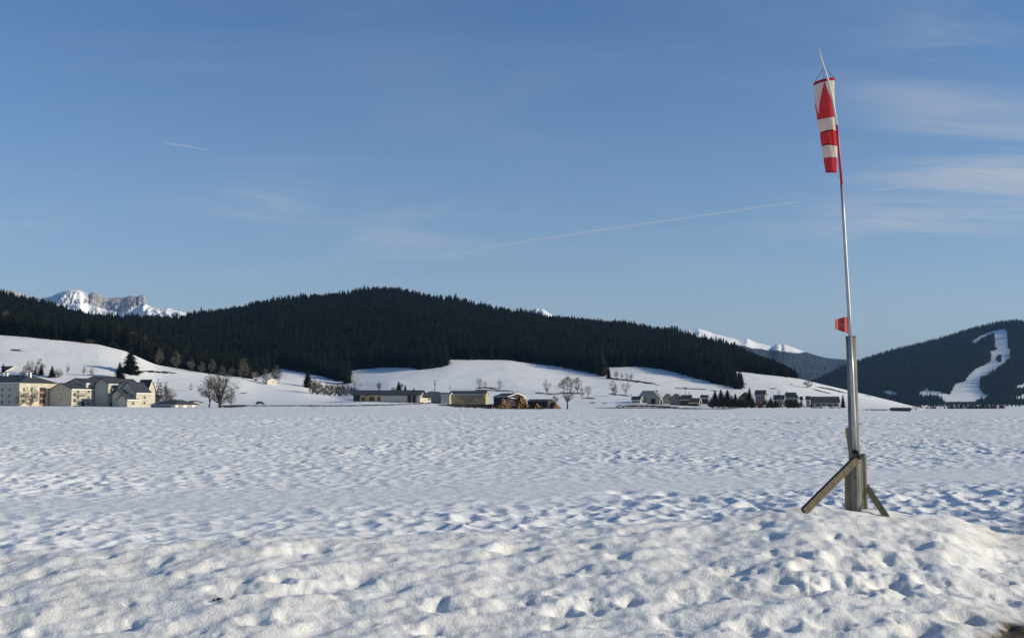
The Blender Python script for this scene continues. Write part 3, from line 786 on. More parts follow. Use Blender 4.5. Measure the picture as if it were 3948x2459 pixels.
def scatter(x0, x1, y0, y1, step):
    gx, gy = np.meshgrid(np.arange(x0, x1, step), np.arange(y0, y1, step))
    gx = gx.ravel() + nr.uniform(-.48, .48, gx.size) * step; gy = gy.ravel() + nr.uniform(-.48, .48, gy.size) * step
    fj = np.interp(gx / gy, TX, np.arange(NU)); fi = np.interp(gy, YR, np.arange(NY))
    i = np.clip(fi.astype(int), 0, NY - 2); j = np.clip(fj.astype(int), 0, NU - 2); a, b_ = fi - i, fj - j
    gz = (Z[i, j] * (1 - b_) + Z[i, j + 1] * b_) * (1 - a) + (Z[i + 1, j] * (1 - b_) + Z[i + 1, j + 1] * b_) * a
    return gx, gy, gz
gx, gy, gz = scatter(-1000, 420, 650, 1560, 4.6)
pu, pv = proj(gx, gy, gz)
keep = in_forest(pu, pv, gy) & (pu > -900)
gx, gy, gz, pu, pv = gx[keep], gy[keep], gz[keep], pu[keep], pv[keep]
big = np.clip(0.5 + 0.9 * fbm(gx / 60, gy / 60, 2, 81), 0, 1)
th = (10.0 + 7.0 * big) * nr.uniform(0.68, 1.15, gx.size)
th *= np.where(nr.rand(gx.size) < 0.03, 1.14, 1.0)
th *= np.interp(pu, [2600, 2900, 3050, 3097], [1, 0.85, 0.6, 0.4])
tongue = (pu > 2700) & (pv > np.interp(pu, [2700, 2862], [1440, 1486]))
th[tongue] *= 0.82
tw = th * nr.uniform(1.35, 2.1, gx.size)
models = nr.randint(0, 6, gx.size); turns = nr.uniform(0, 6.28, gx.size)
tu, tv = proj(gx, gy, gz + th)
# the skyline trees: highest top in each narrow strip of the hill
single = []
binw = 26
for b0 in range(0, 3080, binw):
    s = np.where((tu >= b0) & (tu < b0 + binw))[0]
    if len(s): single.append(s[np.argmin(tv[s])])
single = np.array(single)
# the front row along the snow: lowest foot in each strip
front_row = []
for b0 in range(0, 3080, 28):
    s = np.where((pu >= b0) & (pu < b0 + 28) & (gy < 960))[0]
    if len(s):
        k_ = s[np.argmax(pv[s])] if b0 > 960 else s[np.argmin(gy[s])]
        if k_ not in single: front_row.append(k_)
front_row = np.array(front_row)
rest = np.setdiff1d(np.arange(gx.size), np.concatenate([single, front_row]))
stackd = lambda s: np.stack([gx[s], gy[s], gz[s] - 0.15, th[s], tw[s], turns[s], models[s]], -1)
forest('forest', stackd(rest), 'dark spruce forest covering the long wooded hill')
def one_spruce(k_, label, group):
    o = link('spruce_tree', SPRUCE_JOIN[models[k_]])
    o.location = (gx[k_], gy[k_], gz[k_] - 0.15); o.rotation_euler = (0, 0, turns[k_]); o.scale = (tw[k_], tw[k_], th[k_])
    tag(o, label, 'spruce', group)
for k_ in single:
    if tu[k_] < 620: lab = 'dark spruce topping the low wooded ridge below the snowy rock peaks'; gr = 'spruces on the ridge below the rock peaks'
    elif tu[k_] < 1480: lab = 'dark spruce on the skyline climbing towards the wooded hilltop'; gr = 'spruces on the rising skyline'
    elif tu[k_] < 2350: lab = 'dark spruce on the skyline descending from the wooded hilltop'; gr = 'spruces on the falling skyline'
    else: lab = 'dark spruce on the lower end of the wooded skyline before the far valley'; gr = 'spruces on the lower skyline'
    one_spruce(k_, lab, gr)
for k_ in front_row:
    if pu[k_] < 960: lab = 'dark spruce at the foot of the wood above the apartment meadow'; gr = 'forest edge spruces above the apartments'
    elif pu[k_] < 1347: lab = 'dark spruce at the edge of the wood beside the shaded clearing'; gr = 'forest edge spruces by the clearing'
    elif pu[k_] < 2328: lab = 'dark spruce at the edge of the wood above the sunny middle meadow'; gr = 'forest edge spruces above the middle meadow'
    else: lab = 'dark spruce at the edge of the wood above the village houses'; gr = 'forest edge spruces above the village'
    one_spruce(k_, lab, gr)
# the far wooded hill with the ski piste
hx, hy, hz = scatter(500, 2100, 2255, 3060, 8.5)
hu, hv = proj(hx, hy, hz)
k2 = (hu > 3040) & (hu < 4600) & ~on_piste(hu, hv) & ~on_piste(hu, hv - 12) & ~on_piste(hu + 4, hv - 5) & ~on_piste(hu - 4, hv - 5) & (hv < 1562)
hx, hy, hz = hx[k2], hy[k2], hz[k2]
n_ = hx.size; hh = nr.uniform(11, 17, n_)
forest('far_forest', np.stack([hx, hy, hz - .3, hh, hh * nr.uniform(1.1, 1.6, n_), nr.uniform(0, 6.28, n_), nr.randint(0, 6, n_)], -1), 'blue-hazed conifer wood covering the far hill beside the ski piste')
# the tree line across the far valley
vt_ = []
for k_ in range(150):
    u = trg.uniform(3535, 3872); Yv = trg.uniform(1180, 1260)
    X = (u - CX) / F_PX * cp * Yv
    hgt = trg.uniform(2.5, 6.5) * (1.25 if u > 3700 else 1)
    vt_.append((X, Yv, height(X, Yv) - .2, hgt, hgt * 2.4, trg.random() * 6.28, trg.randrange(6)))
for k_ in range(190):
    u = trg.uniform(3330, 4150); Yv = trg.uniform(1900, 2260)
    X = (u - CX) / F_PX * cp * Yv
    hgt = trg.uniform(3, 9)
    vt_.append((X, Yv, height(X, Yv) - .2, hgt, hgt * 1.7, trg.random() * 6.28, trg.randrange(6)))
forest('valley_treeline', vt_, 'low dark tree line along the valley floor before the far hill')

# ------------------------------------------------------------------ single trees
S = SPRUCE
plant('spruce_tree', S[2], 'tall dark spruce, largest of the pair above the apartment roofs', 'spruce', 499, 1441, 1342, 1.9)
plant('spruce_tree', S[0], 'smaller dark spruce just above the apartment roofs, beside the tallest one', 'spruce', 458, 1462, 1398, 2.0)
plant('spruce_tree', S[1], 'lone dark spruce beside the shaded clearing, bare trees at its foot', 'spruce', 1184, 1494, 1422, 1.8)
plant('spruce_tree', S[3], 'slim dark spruce alone on the upper meadow, at the tip of the wood', 'spruce', 2347, 1459, 1412, 1.5)
plant('spruce_tree', S[4], 'lone spruce standing apart just beside the long barn', 'spruce', 3250, 1572, 1519, 1.25)
for i, (u, vt, w, lb) in enumerate([(2757, 1505, 1.6, 'first spruce of the village clump, next to the small dark cabin'), (2780, 1499, 1.5, 'pointed spruce rising second in the village clump'), (2805, 1501, 1.7, 'broad dark spruce, third in the village clump'), (2835, 1516, 1.8, 'lower rounded spruce at the end of the village clump'), (2890, 1494, 1.2, 'tall slim spruce between two village houses')]):
    plant('spruce_tree', S[i], lb, 'spruce', u, 1568, vt, w * 1.5, group='village spruces', Y=566 + i)
for i, (u, vb, vt, lb) in enumerate([(155, 1449, 1408, 'small dark spruce behind the chimneys of the shaded apartment block'), (132, 1449, 1420, 'stubby spruce left of the small one behind the apartment chimneys'), (197, 1458, 1412, 'dark spruce behind the gap between the two apartment blocks'), (8, 1440, 1402, 'dark conifer cut by the picture edge beside the upper house')]):
    plant('spruce_tree', S[i], lb, 'spruce', u, vb, vt, 1.6, ymin=575, group='trees behind the apartments')
for i, (u, vt, lb) in enumerate([(1536, 1470, 'small pointed spruce behind the long white shed'), (1562, 1484, 'smaller spruce behind the right end of the white shed'), (1595, 1494, 'rounded low conifer behind the end of the white shed')]):
    plant('spruce_tree', S[i], lb, 'spruce', u, 1512, vt, 1.7, ymin=600, group='conifers behind the white shed')
BT = BARE_T
plant('bare_tree', BT['vase'], 'largest leafless tree on the field edge, thick fork of upright branches', 'tree', 848, 1574, 1424, 1.55, Y=482)
plant('bare_tree', BT['vase_lean'], 'leaning leafless tree against the big forked one', 'tree', 806, 1573, 1434, 1.35, Y=486)
plant('bare_tree', BT['narrow'], 'thin leafless tree on the field edge, right beside the big forked one', 'tree', 891, 1578, 1484, 1.3, Y=476)
plant('bare_tree', BT['tall'], 'tall leafless tree with long straight trunk standing next to the log piles', 'tree', 2188, 1578, 1442, 1.35, Y=478)
for key, u, vb, vt, w, lb in [
    ('round_a', 1848, 1503, 1453, 1.0, 'round bare tree above the yellow hall, left of a pair'),
    ('round_b', 1871, 1502, 1465, 0.9, 'smaller bare tree touching its bigger neighbour above the yellow hall'),
    ('round_a', 1927, 1506, 1463, 1.05, 'bare tree with splayed branches above the dark barn'),
    ('round_b', 2108, 1520, 1459, 1.15, 'dense round bare tree alone, left of the tallest field tree'),
    ('tall', 2227, 1517, 1450, 1.2, 'bare tree with slim trunk behind the tallest field tree'),
    ('round_b', 2243, 1533, 1482, 1.0, 'short bare tree, first of two right of the tallest field tree'),
    ('round_a', 2267, 1533, 1481, 0.9, 'short rounded bare tree, second of two on the lower meadow'),
    ('round_b', 2363, 1518, 1463, 1.05, 'bare tree left in the meadow trio above the white car'),
    ('narrow', 2371, 1529, 1472, 1.2, 'bare tree overlapping the left one of the meadow trio'),
    ('round_a', 2413, 1526, 1470, 1.05, 'bare tree standing apart at the right of the meadow trio'),
    ('narrow', 2377, 1462, 1419, 1.3, 'bare tree next to the lone spruce on the hedge line'),
    ('narrow', 2398, 1463, 1434, 1.1, 'thin small bare sapling on the upper hedge line'),
    ('round_b', 2418, 1467, 1436, 0.9, 'bare tree, third on the upper hedge line'),
    ('narrow', 2434, 1469, 1435, 1.5, 'bare tree at the right end of the upper hedge line'),
    ('round_b', 735, 1512, 1476, 1.0, 'small pale bare tree on the snow slope left of the leaning tree'),
    ('round_b', 3530, 1582, 1559, 2.2, 'low spreading bare bush beside the half-buried shed'),
]:
    plant('bare_tree', BT[key], lb, 'tree', u, vb, vt, w)
plant('shrub', BT['bush'], 'round grey bush alone at the end of the wooded spur', 'bush', 3116, 1496, 1458, 1.05, ymin=560)
for key, u, vb, vt, w, lb in [
    ('hazy', 12, 1291, 1192, 1.0, 'grey leafless tree against the wood at the picture edge'),
    ('hazy_tall', 158, 1303, 1233, 1.2, 'leafless tree in the middle of the forest edge above the meadow'),
    ('hazy_tall', 207, 1310, 1243, 1.2, 'leafless tree close to its taller neighbour above the meadow'),
    ('narrow', 250, 1312, 1255, 1.3, 'thin grey tree at the forest edge above the brown scrub'),
    ('hazy', 505, 1350, 1272, 1.0, 'olive bare tree rising behind the tallest spruce'),
    ('hazy_tall', 550, 1382, 1290, 1.1, 'bare tree right of the tallest spruce against the dark wood'),
    ('hazy', 675, 1420, 1349, 1.0, 'rounded bare tree on the brow above the snow slope'),
    ('hazy_tall', 732, 1432, 1378, 1.2, 'lower bare tree on the brow, beside the rounded one'),
    ('hazy', 815, 1442, 1380, 0.9, 'brown bare tree on the brow directly behind the leaning tree'),
    ('hazy', 855, 1448, 1404, 1.2, 'reddish low bare tree behind the big forked tree'),
    ('hazy', 936, 1462, 1374, 1.0, 'big rounded bare tree on the brow, brightest before the wood'),
    ('hazy_tall', 62, 1296, 1222, 1.3, 'bare grey tree second from the picture edge, before the wood'),
    ('hazy', 110, 1299, 1240, 1.1, 'broad bare tree between the edge trees and the tall one before the wood'),
    ('hazy', 300, 1318, 1262, 1.1, 'pale bare tree above the brown scrub on the brow'),
    ('hazy_tall', 418, 1330, 1268, 1.2, 'bare tree on the brow between scrub and tallest spruce'),
    ('hazy', 610, 1408, 1340, 1.0, 'bare tree on the falling brow left of the rounded one'),
    ('hazy', 775, 1438, 1392, 1.2, 'squat bare tree on the brow left of the brown one'),
    ('hazy_tall', 892, 1455, 1412, 1.3, 'short bare tree left of the big rounded one'),
    ('hazy', 985, 1474, 1430, 1.1, 'bare tree right of the big rounded one on the brow'),
    ('hazy', 1022, 1480, 1415, 1.0, 'bare tree beside the small cream house'),
    ('hazy_tall', 1063, 1482, 1403, 1.2, 'taller bare tree right of the small cream house'),
]:
    plant('bare_tree', BT[key], lb, 'tree', u, vb, vt, w, group='leafless trees along the forest edge')
for key, u, vb, vt, w, lb in [
    ('bush_red', 590, 1560, 1466, 0.9, 'reddish bare thicket against the apartment end wall'),
    ('bush_red', 626, 1560, 1468, 0.95, 'tallest reddish bare shrub over the low garage roof'),
    ('bush', 655, 1560, 1490, 0.75, 'brown bare shrub at the right end of the thicket'),
    ('bush', 112, 1449, 1384, 0.8, 'tall grey bare tree behind the apartments, left of two'),
    ('hazy', 150, 1449, 1383, 1.0, 'grey rounded bare tree behind the apartment chimneys'),
    ('bush', 222, 1457, 1420, 1.0, 'brown bush above the middle apartment gable'),
    ('hazy', 350, 1455, 1418, 0.9, 'small brown bare tree above the apartment roof'),
    ('narrow', 320, 1447, 1402, 1.0, 'faint thin bare tree on the slope above the apartments'),
    ('narrow', 258, 1447, 1400, 1.0, 'second faint bare tree on the slope above the apartments'),
    ('bush', 90, 1449, 1420, 1.0, 'low brown bush beside the upper house'),
    ('bush', 118, 1563, 1484, 0.9, 'dark bare tree in front of the shaded apartment wall'),
    ('hazy', 75, 1563, 1505, 1.1, 'lower bare tree in front of the shaded apartment wall'),
]:
    plant('bare_shrub', BT[key], lb, 'bush', u, vb, vt, w, ymin=(575 if vb < 1500 else 470), group='bare shrubs round the apartments', Y=(478 if vb == 1563 else None))
for i, (key, u, vt, w) in enumerate([('bush_red', 1204, 1450, 0.8), ('bush_dark', 1222, 1465, 0.9), ('bush_red', 1246, 1480, 1.1), ('bush_dark', 1268, 1474, 0.9), ('bush_red', 1290, 1474, 1.1), ('bush_dark', 1312, 1476, 0.9), ('bush_red', 1336, 1478, 1.1), ('bush_dark', 1360, 1486, 0.9), ('bush_red', 1378, 1498, 1.0)]):
    vb = float(np.interp(u, [1200, 1300, 1380], [1519, 1528, 1524]))
    plant('bare_shrub', BT[key], 'bare brown shrub in the dense row left of the long low shed', 'bush', u, vb, vt, w, ymin=560, group='shrub row beside the white shed')
for i, (key, u, vb, vt, w, lb) in enumerate([('round_b', 1366, 1492, 1465, 1.2, 'dark rounded bush on the meadow corner beyond the shrub row'), ('round_a', 1390, 1494, 1476, 1.0, 'small pale bush on the meadow corner'), ('hazy_tall', 1461, 1508, 1466, 1.0, 'tall grey bare tree behind the left half of the white shed'), ('hazy_tall', 1545, 1510, 1468, 1.0, 'grey bare tree behind the pointed spruce of the white shed'), ('bush', 1515, 1510, 1489, 1.1, 'grey bush behind the middle of the white shed'), ('narrow', 1735, 1503, 1483, 1.3, 'small round bare tree behind the yellow hall roof'), ('bush', 2140, 1572, 1530, 0.7, 'grey bare bush behind the smallest log pile'), ('round_b', 2531, 1518, 1501, 1.1, 'faint bare tree behind the roof of the large grey house'), ('round_b', 2658, 1528, 1508, 1.1, 'faint bare tree behind the brown-roofed cabins'), ('round_b', 2708, 1535, 1514, 1.3, 'faint bare tree above the small dark cabin'), ('round_b', 3003, 1528, 1500, 1.0, 'pale bare tree behind the village houses'), ('round_b', 3034, 1528, 1504, 1.0, 'second pale bare tree behind the village houses')]):
    plant('bare_shrub' if key == 'bush' else 'bare_tree', BT[key], lb, 'tree', u, vb, vt, w, ymin=575)
for i, (u, vt, w) in enumerate([(2748, 1543, 1.0), (2768, 1540, 1.0), (2790, 1538, 1.1), (2812, 1540, 1.0), (2832, 1542, 1.1), (2853, 1540, 1.0), (2874, 1544, 1.1), (2896, 1548, 1.0), (2958, 1543, 1.0), (2980, 1547, 1.1), (3040, 1542, 1.0), (3062, 1545, 1.0), (3080, 1554, 1.0)]):
    plant('garden_shrub', BT['bush_dark'], 'dense dark shrub of the hedge in front of the village houses', 'bush', u, 1572, vt - 7, w * 1.35, group='dark hedge shrubs before the village', Y=514 + i)
for i, (u, vt, w) in enumerate([(2742, 1532, 2.0), (2822, 1524, 2.0), (2850, 1528, 2.2), (2868, 1536, 2.2), (2904, 1530, 1.8), (2972, 1530, 2.0), (2990, 1540, 2.4), (3046, 1536, 2.2), (3062, 1543, 2.4), (3128, 1548, 2.0)]):
    plant('spruce_tree', S[i % 6], 'dark garden conifer among the village houses', 'spruce', u, 1570, vt, w, group='village garden conifers', Y=540 + 2 * i)
for i, (u, vt) in enumerate([(2740, 1535), (2860, 1525), (2880, 1540), (2930, 1545), (2955, 1535), (2975, 1540), (3005, 1548), (3042, 1540), (3062, 1545), (3080, 1552), (3100, 1556)]):
    plant('bare_shrub', BT['bush' if i % 2 else 'hazy'], 'dark leafless garden shrub among the village houses', 'bush', u, 1570, vt, 0.8, group='village garden shrubs', Y=530 + 3 * i)

# ------------------------------------------------------------------ buildings
M_CREAM = mat('cream_render', (0.50, 0.46, 0.365), 0.9, 0.10, 0.4, spec=0.1)
M_GREYR = mat('grey_render', (0.30, 0.29, 0.265), 0.9, 0.10, 0.4, spec=0.1)
M_WHITE = mat('white_boards', (0.46, 0.43, 0.37), 0.8, 0.08, 0.5, spec=0.1)
M_OCHRE = mat('ochre_boards', (0.46, 0.37, 0.20), 0.9, 0.20, 0.25, spec=0.1)
M_BROWN = mat('brown_boards', (0.10, 0.065, 0.04), 0.9, 0.25, 0.5, spec=0.1)
M_DARKW = mat('dark_boards', (0.045, 0.042, 0.04), 0.9, 0.25, 0.5, spec=0.1)
M_REDW = mat('red_boards', (0.20, 0.055, 0.03), 0.9, 0.25, 0.5, spec=0.1)
M_SLATE = mat('slate_roof', (0.045, 0.050, 0.058), 0.75, 0.25, 0.6, spec=0.2)
M_SLATEG = mat('green_slate_roof', (0.05, 0.06, 0.05), 0.75, 0.25, 0.6, spec=0.2)
M_BROOF = mat('brown_roof', (0.075, 0.055, 0.042), 0.8, 0.25, 0.6, spec=0.2)
M_GROOF = mat('pale_sheet_roof', (0.20, 0.21, 0.21), 0.6, 0.15, 0.4, spec=0.3)
M_TRIM = mat('white_trim', (0.80, 0.77, 0.70), 0.7, spec=0.2)
M_GLASS = mat('window_glass', (0.03, 0.035, 0.04), 0.15, spec=0.5)
M_SHUT = mat('green_shutter', (0.42, 0.44, 0.28), 0.8, 0.1, 1.0, spec=0.2)
M_RUST = mat('rust_panel', (0.30, 0.14, 0.09), 0.8, 0.1, 1.0, spec=0.2)
M_STEEL = mat('galvanised_steel', (0.30, 0.31, 0.32), 0.5, metal=0.6)
M_RUBBER = mat('rubber', (0.015, 0.015, 0.016), 0.7)

_wc = {}
def window_meshes(w, h):
    key = (round(w, 2), round(h, 2))
    if key not in _wc:
        f = MB(); t = 0.07
        for x0, x1, z0, z1 in ((0, w, 0, t), (0, w, h - t, h), (0, t, t, h - t), (w - t, w, t, h - t), (w/2 - .03, w/2 + .03, t, h - t)):
            f.box(x0, x1, -0.05, 0.03, z0, z1)
        p = MB(); p.box(t, w - t, -0.02, 0.02, t, h - t)
        _wc[key] = (f.mesh('window', M_TRIM), p.mesh('pane', M_GLASS))
    return _wc[key]
def window(parent, x, y, z, w, h, rz):
    a, b_ = window_meshes(w, h)
    o = link('window', a, parent); o.location = (x, y, z); o.rotation_euler = (0, 0, rz)
    link('pane', b_, o)
    return o
def panel(parent, name, x, y, z, w, h, rz, material, t=0.06, label=None):
    m_ = MB(); m_.box(0, w, -t, 0.02, 0, h)
    o = m_.obj(name, material, parent); o.location = (x, y, z); o.rotation_euler = (0, 0, rz)
    if label: o['label'] = label
    return o
def wing(root, x, y, w, d, he, hr, ridge='y', wall=None, roof=None, over=0.45, hip=0.0, trim=True, zb=-1.0, fascia=0.32, mono=None):
    """walls and roof of one gabled or hipped block, front-left corner at x, y in the thing's frame"""
    m_ = MB(); x1, y1 = x + w, y + d
    m_.box(x, x1, y, y1, zb, he)
    if hip == 0:
        if ridge == 'y':
            for yy_ in (y, y1): m_.add([(x, yy_, he), (x1, yy_, he), (x + w/2, yy_, hr)], [(0, 1, 2)])
        else:
            for xx_ in (x, x1): m_.add([(xx_, y, he), (xx_, y1, he), (xx_, y + d/2, hr)], [(0, 1, 2)])
    m_.obj('wall', wall, root)
    r_ = MB(); th_ = 0.22; sl = (hr - he) / ((w if ridge == 'y' else d) / 2)
    ez = he - over * sl
    def slab(a, b_, c_, d_):
        pts = [a, b_, c_, d_]; r_.add([(*p[:2], p[2] + 0.02) for p in pts] + [(*p[:2], p[2] + 0.02 + th_) for p in pts], [(3,2,1,0),(4,5,6,7),(0,1,5,4),(1,2,6,5),(2,3,7,6),(3,0,4,7)])
    o_ = over
    if ridge == 'y':
        xm = x + w/2; hi = hip * d
        slab((x - o_, y - o_, ez), (xm, y - o_ + hi, hr), (xm, y1 + o_ - hi, hr), (x - o_, y1 + o_, ez))
        slab((xm + .001, y - o_ + hi, hr), (x1 + o_, y - o_, ez), (x1 + o_, y1 + o_, ez), (xm + .001, y1 + o_ - hi, hr))
        if hip: 
            r_.add([(x - o_, y - o_, ez + th_), (x1 + o_, y - o_, ez + th_), (xm, y - o_ + hi, hr + th_)], [(0, 1, 2)])
            r_.add([(x - o_, y1 + o_, ez + th_), (x1 + o_, y1 + o_, ez + th_), (xm, y1 + o_ - hi, hr + th_)], [(0, 2, 1)])
    else:
        ym = y + d/2; hi = hip * w
        slab((x - o_, y - o_, ez), (x1 + o_, y - o_, ez), (x1 + o_ - hi, ym, hr), (x - o_ + hi, ym, hr))
        slab((x - o_ + hi, ym + .001, hr), (x1 + o_ - hi, ym + .001, hr), (x1 + o_, y1 + o_, ez), (x - o_, y1 + o_, ez))
        if hip:
            r_.add([(x1 + o_, y - o_, ez + th_), (x1 + o_, y1 + o_, ez + th_), (x1 + o_ - hi, ym, hr + th_)], [(0, 1, 2)])
            r_.add([(x - o_, y - o_, ez + th_), (x - o_, y1 + o_, ez + th_), (x - o_ + hi, ym, hr + th_)], [(0, 2, 1)])
    ro = r_.obj('roof', roof, root)
    if trim:
        f_ = MB()
        if ridge == 'y': f_.box(x1 + o_ - 0.02, x1 + o_ + 0.10, y - o_, y1 + o_, ez - fascia * .7, ez + th_ + 0.10); 
        else:
            f_.box(x - o_, x1 + o_, y - o_ - 0.06, y - o_ + 0.02, ez - 0.05, ez + th_ + 0.06)
            if not hip:
                for s0, s1 in (((x1 + o_, y - o_, ez), (x1 + o_, y + d/2, hr)), ((x1 + o_, y + d/2, hr), (x1 + o_, y1 + o_, ez))):
                    f_.plank((s0[0] + .03, s0[1], s0[2] + .1), (s1[0] + .03, s1[1], s1[2] + .1), (0, 0, 1), 0.34, 0.06)
        f_.obj('fascia', M_TRIM, ro)
    return ro
ROT = R(-20)
def px_root(name, label, cat, u, v, Y, rot=ROT, group=None, zoff=0.0):
    X = (u - CX) / F_PX * cp * Y
    return thing(name, label, cat, (X, Y, zpix(v, Y)), rot, group)
SIN, COS = math.sin(-ROT), math.cos(-ROT)

# --- apartment building with stepped gables
Y0 = 500.0; k5 = mpp(Y0)
apt = px_root('apartment_building', 'cream three-storey apartment building with stepped gables and dark slate roofs', 'building', 191, 1568, Y0)
def H(v, base=1568, Y=Y0): return (base - v) * mpp(Y)
W1 = 98 * k5 / COS
D1 = 42 * k5 / SIN
def xu(u, y_): return ((u - 191) * k5 - y_ * SIN) / COS
def aw(uL, uR, uE, y_, ve_, vr_, ridge='y', roof=None):
    """wing whose front spans uL..uR and whose sunny side wall runs on to uE"""
    d_ = (uE - uR) * k5 / SIN; x_ = xu(uL, y_); w_ = (uR - uL) * k5 / COS
    wing(apt, x_, y_, w_, d_, H(ve_), H(vr_), ridge, M_CREAM, roof or M_SLATE)
    return x_ + w_, y_, d_
wing(apt, 0, 0, W1, D1, H(1501), H(1478), 'y', M_CREAM, M_SLATE)
A2 = aw(213, 308, 361, D1 * 0.75, 1477, 1458)
A3 = aw(205, 340, 380, D1 * 1.95, 1468, 1447)
A4 = aw(334, 394, 456, D1 * 1.0, 1479, 1458)
A5 = aw(424, 458, 480, D1 * 1.25, 1488, 1472)
A6 = aw(452, 534, 564, D1 * 0.72, 1514, 1474)
A7 = aw(446, 487, 504, D1 * 0.42, 1520, 1504)
A8 = aw(474, 517, 540, D1 * 0.30, 1540, 1522)
A9 = aw(500, 548, 562, D1 * 1.5, 1498, 1463, 'x', M_SLATEG)
# windows on the shaded front gable and the sunny side walls
for z_ in (2.6, 5.3): window(apt, W1 * 0.5 - .5, -0.02, z_, 1.0, 1.0, 0)
def side_windows(x, y, d, floors, n, balc=None):
    """windows, shutters and balconies on a right-hand wall (normal +x)"""
    for fz in floors:
        for i in range(n):
            yy_ = y + d * (i + 0.5) / n - 0.7
            window(apt, x + 0.02, yy_, fz, 1.4, 1.4, R(90))
            panel(apt, 'shutter', x + 0.01, yy_ - 0.75, fz, 0.68, 1.4, R(90), M_SHUT)
            panel(apt, 'shutter', x + 0.01, yy_ + 1.47, fz, 0.68, 1.4, R(90), M_SHUT)
        if balc is not None and fz > 1.5:
            by = y + d * balc[0]; bl = d * balc[1]
            b_ = MB(); b_.box(x, x + 1.2, by, by + bl, fz - 1.0, fz - 0.85); b_.box(x + 1.12, x + 1.2, by, by + bl, fz - 0.85, fz + 0.1)
            b_.box(x, x + 1.12, by, by + 0.08, fz - 0.85, fz + 0.1); b_.box(x, x + 1.12, by + bl - .08, by + bl, fz - 0.85, fz + 0.1)
            b_.obj('balcony', M_GREYR, apt)
side_windows(W1, 0.6, D1 - 1, (0.8, 3.6, 6.2), 2, (0.05, 0.55))
side_windows(A2[0], A2[1] + D1 * .45, A2[2] * 0.6, (0.8, 3.6, 6.2, 8.8), 1)
side_windows(A4[0], A4[1] + .5, A4[2] - 1, (0.8, 3.6, 6.2, 8.4), 3, (0.05, 0.3))
side_windows(A6[0], A6[1] + 1, A6[2] - 1, (1.0, 3.6), 1)
side_windows(A8[0], A8[1] + .5, A8[2] - 1, (0.9,), 1)
panel(apt, 'door', W1 + 0.02, D1 * 0.45, 0, 1.8, 2.3, R(90), M_DARKW)
panel(apt, 'garage_door', A4[0] + .02, A4[1] + 2, -0.1, 2.6, 2.0, R(90), M_DARKW)

# --- shaded apartment block at the picture edge
ab = px_root('apartment_building', 'long apartment block in shade with one sunlit wall, cut by the picture edge', 'building', -330, 1563, 505)
k = mpp(505); wA = 480 * k / COS; dA = 66 * k / SIN
wing(ab, 0, 0, wA, dA, H(1479, 1563, 505), H(1449, 1563, 505), 'x', M_CREAM, M_SLATE, hip=0.10)
for fz in (0.9, 3.6, 6.3):
    for i in range(14): window(ab, 2 + i * (wA - 4) / 14, -0.02, fz, 1.3, 1.5, 0)
    for i in range(2):
        window(ab, wA + .02, 2 + i * 4.5, fz, 1.2, 1.7, R(90)); panel(ab, 'shutter', wA + .01, 3.25 + i * 4.5, fz, 0.7, 1.7, R(90), M_SHUT)
    panel(ab, 'recess_shade', wA + .012, dA * 0.52, fz + 0.1, 3.6, 1.7, R(90), M_DARKW)  # flat panel; the shade inside the balcony is put into its dark colour
    panel(ab, 'balcony_panel', wA + .03, dA * 0.52, fz - 0.9, 3.6, 1.0, R(90), M_RUST)
    window(ab, wA + .02, dA * 0.82, fz, 1.3, 1.4, R(90))
for i, u in enumerate((40, 58, 145, 163)):
    xx_ = (u + 330) * k / COS - 6
    c_ = MB(); c_.box(xx_, xx_ + .9, dA * .42, dA * .42 + .8, H(1458, 1563, 505), H(1440, 1563, 505) ); c_.box(xx_ - .1, xx_ + 1.0, dA * .42 - .1, dA * .42 + .9, H(1440, 1563, 505), H(1438.5, 1563, 505))
    c_.obj('chimney', M_TRIM, ab)
# --- house above
def house(label, u0, ug, u1, vb, ve_, vr, Y, ridge, wall, roof, group=None, rot=ROT, hip=0.0, name='house', trim=True, wins=(), over=0.5, dmin=5.0):
    k = mpp(Y); w = (ug - u0) * k / math.cos(-rot); d = max((u1 - ug) * k / max(math.sin(-rot), 0.15), dmin)
    o = px_root(name, label, 'shed' if name == 'shed' else 'house', u0, vb, Y, rot, group)
    wing(o, 0, 0, w, d, (vb - ve_) * k, (vb - vr) * k, ridge, wall, roof, hip=hip, trim=trim, over=over)
    for (face, s, z_, ww, hh_) in wins:
        if face == 'f': window(o, w * s - ww/2, -0.02, z_, ww, hh_, 0)
        elif face == 'r': window(o, w + .02, d * s - ww/2, z_, ww, hh_, R(90))
        elif face == 'df': panel(o, 'door', w * s - ww/2, -0.02, z_, ww, hh_, 0, M_DARKW)
        elif face == 'dr': panel(o, 'door', w + .02, d * s - ww/2, z_, ww, hh_, R(90), M_DARKW)
        elif face == 'gr': panel(o, 'garage_door', w + .02, d * s - ww/2, z_, ww, hh_, R(90), M_TRIM)
    return o, w, d
GV = 'village houses at the field edge'
house('dark-roofed house above the apartments at the picture edge', -40, 28, 58, 1452, 1432, 1412, 640, 'x', M_CREAM, M_SLATE, wins=[('r', .3, 1, 1.2, 1.2), ('r', .7, 1, 1.2, 1.2), ('f', .6, 1, 1.2, 1.2)])
house('low grey garage with hipped roof and sunlit doors beside the apartments', 582, 668, 728, 1573, 1560, 1543, 492, 'x', M_GREYR, M_SLATE, hip=0.22, name='shed', wins=[('gr', .18, 0, 2.4, 1.35), ('gr', .5, 0, 2.4, 1.35), ('gr', .8, 0, 2.4, 1.35)])
house('small dark low house sunk behind the snow left of the leaning tree', 714, 735, 762, 1556, 1553, 1546, 530, 'x', M_GREYR, M_SLATE, name='shed', trim=False)
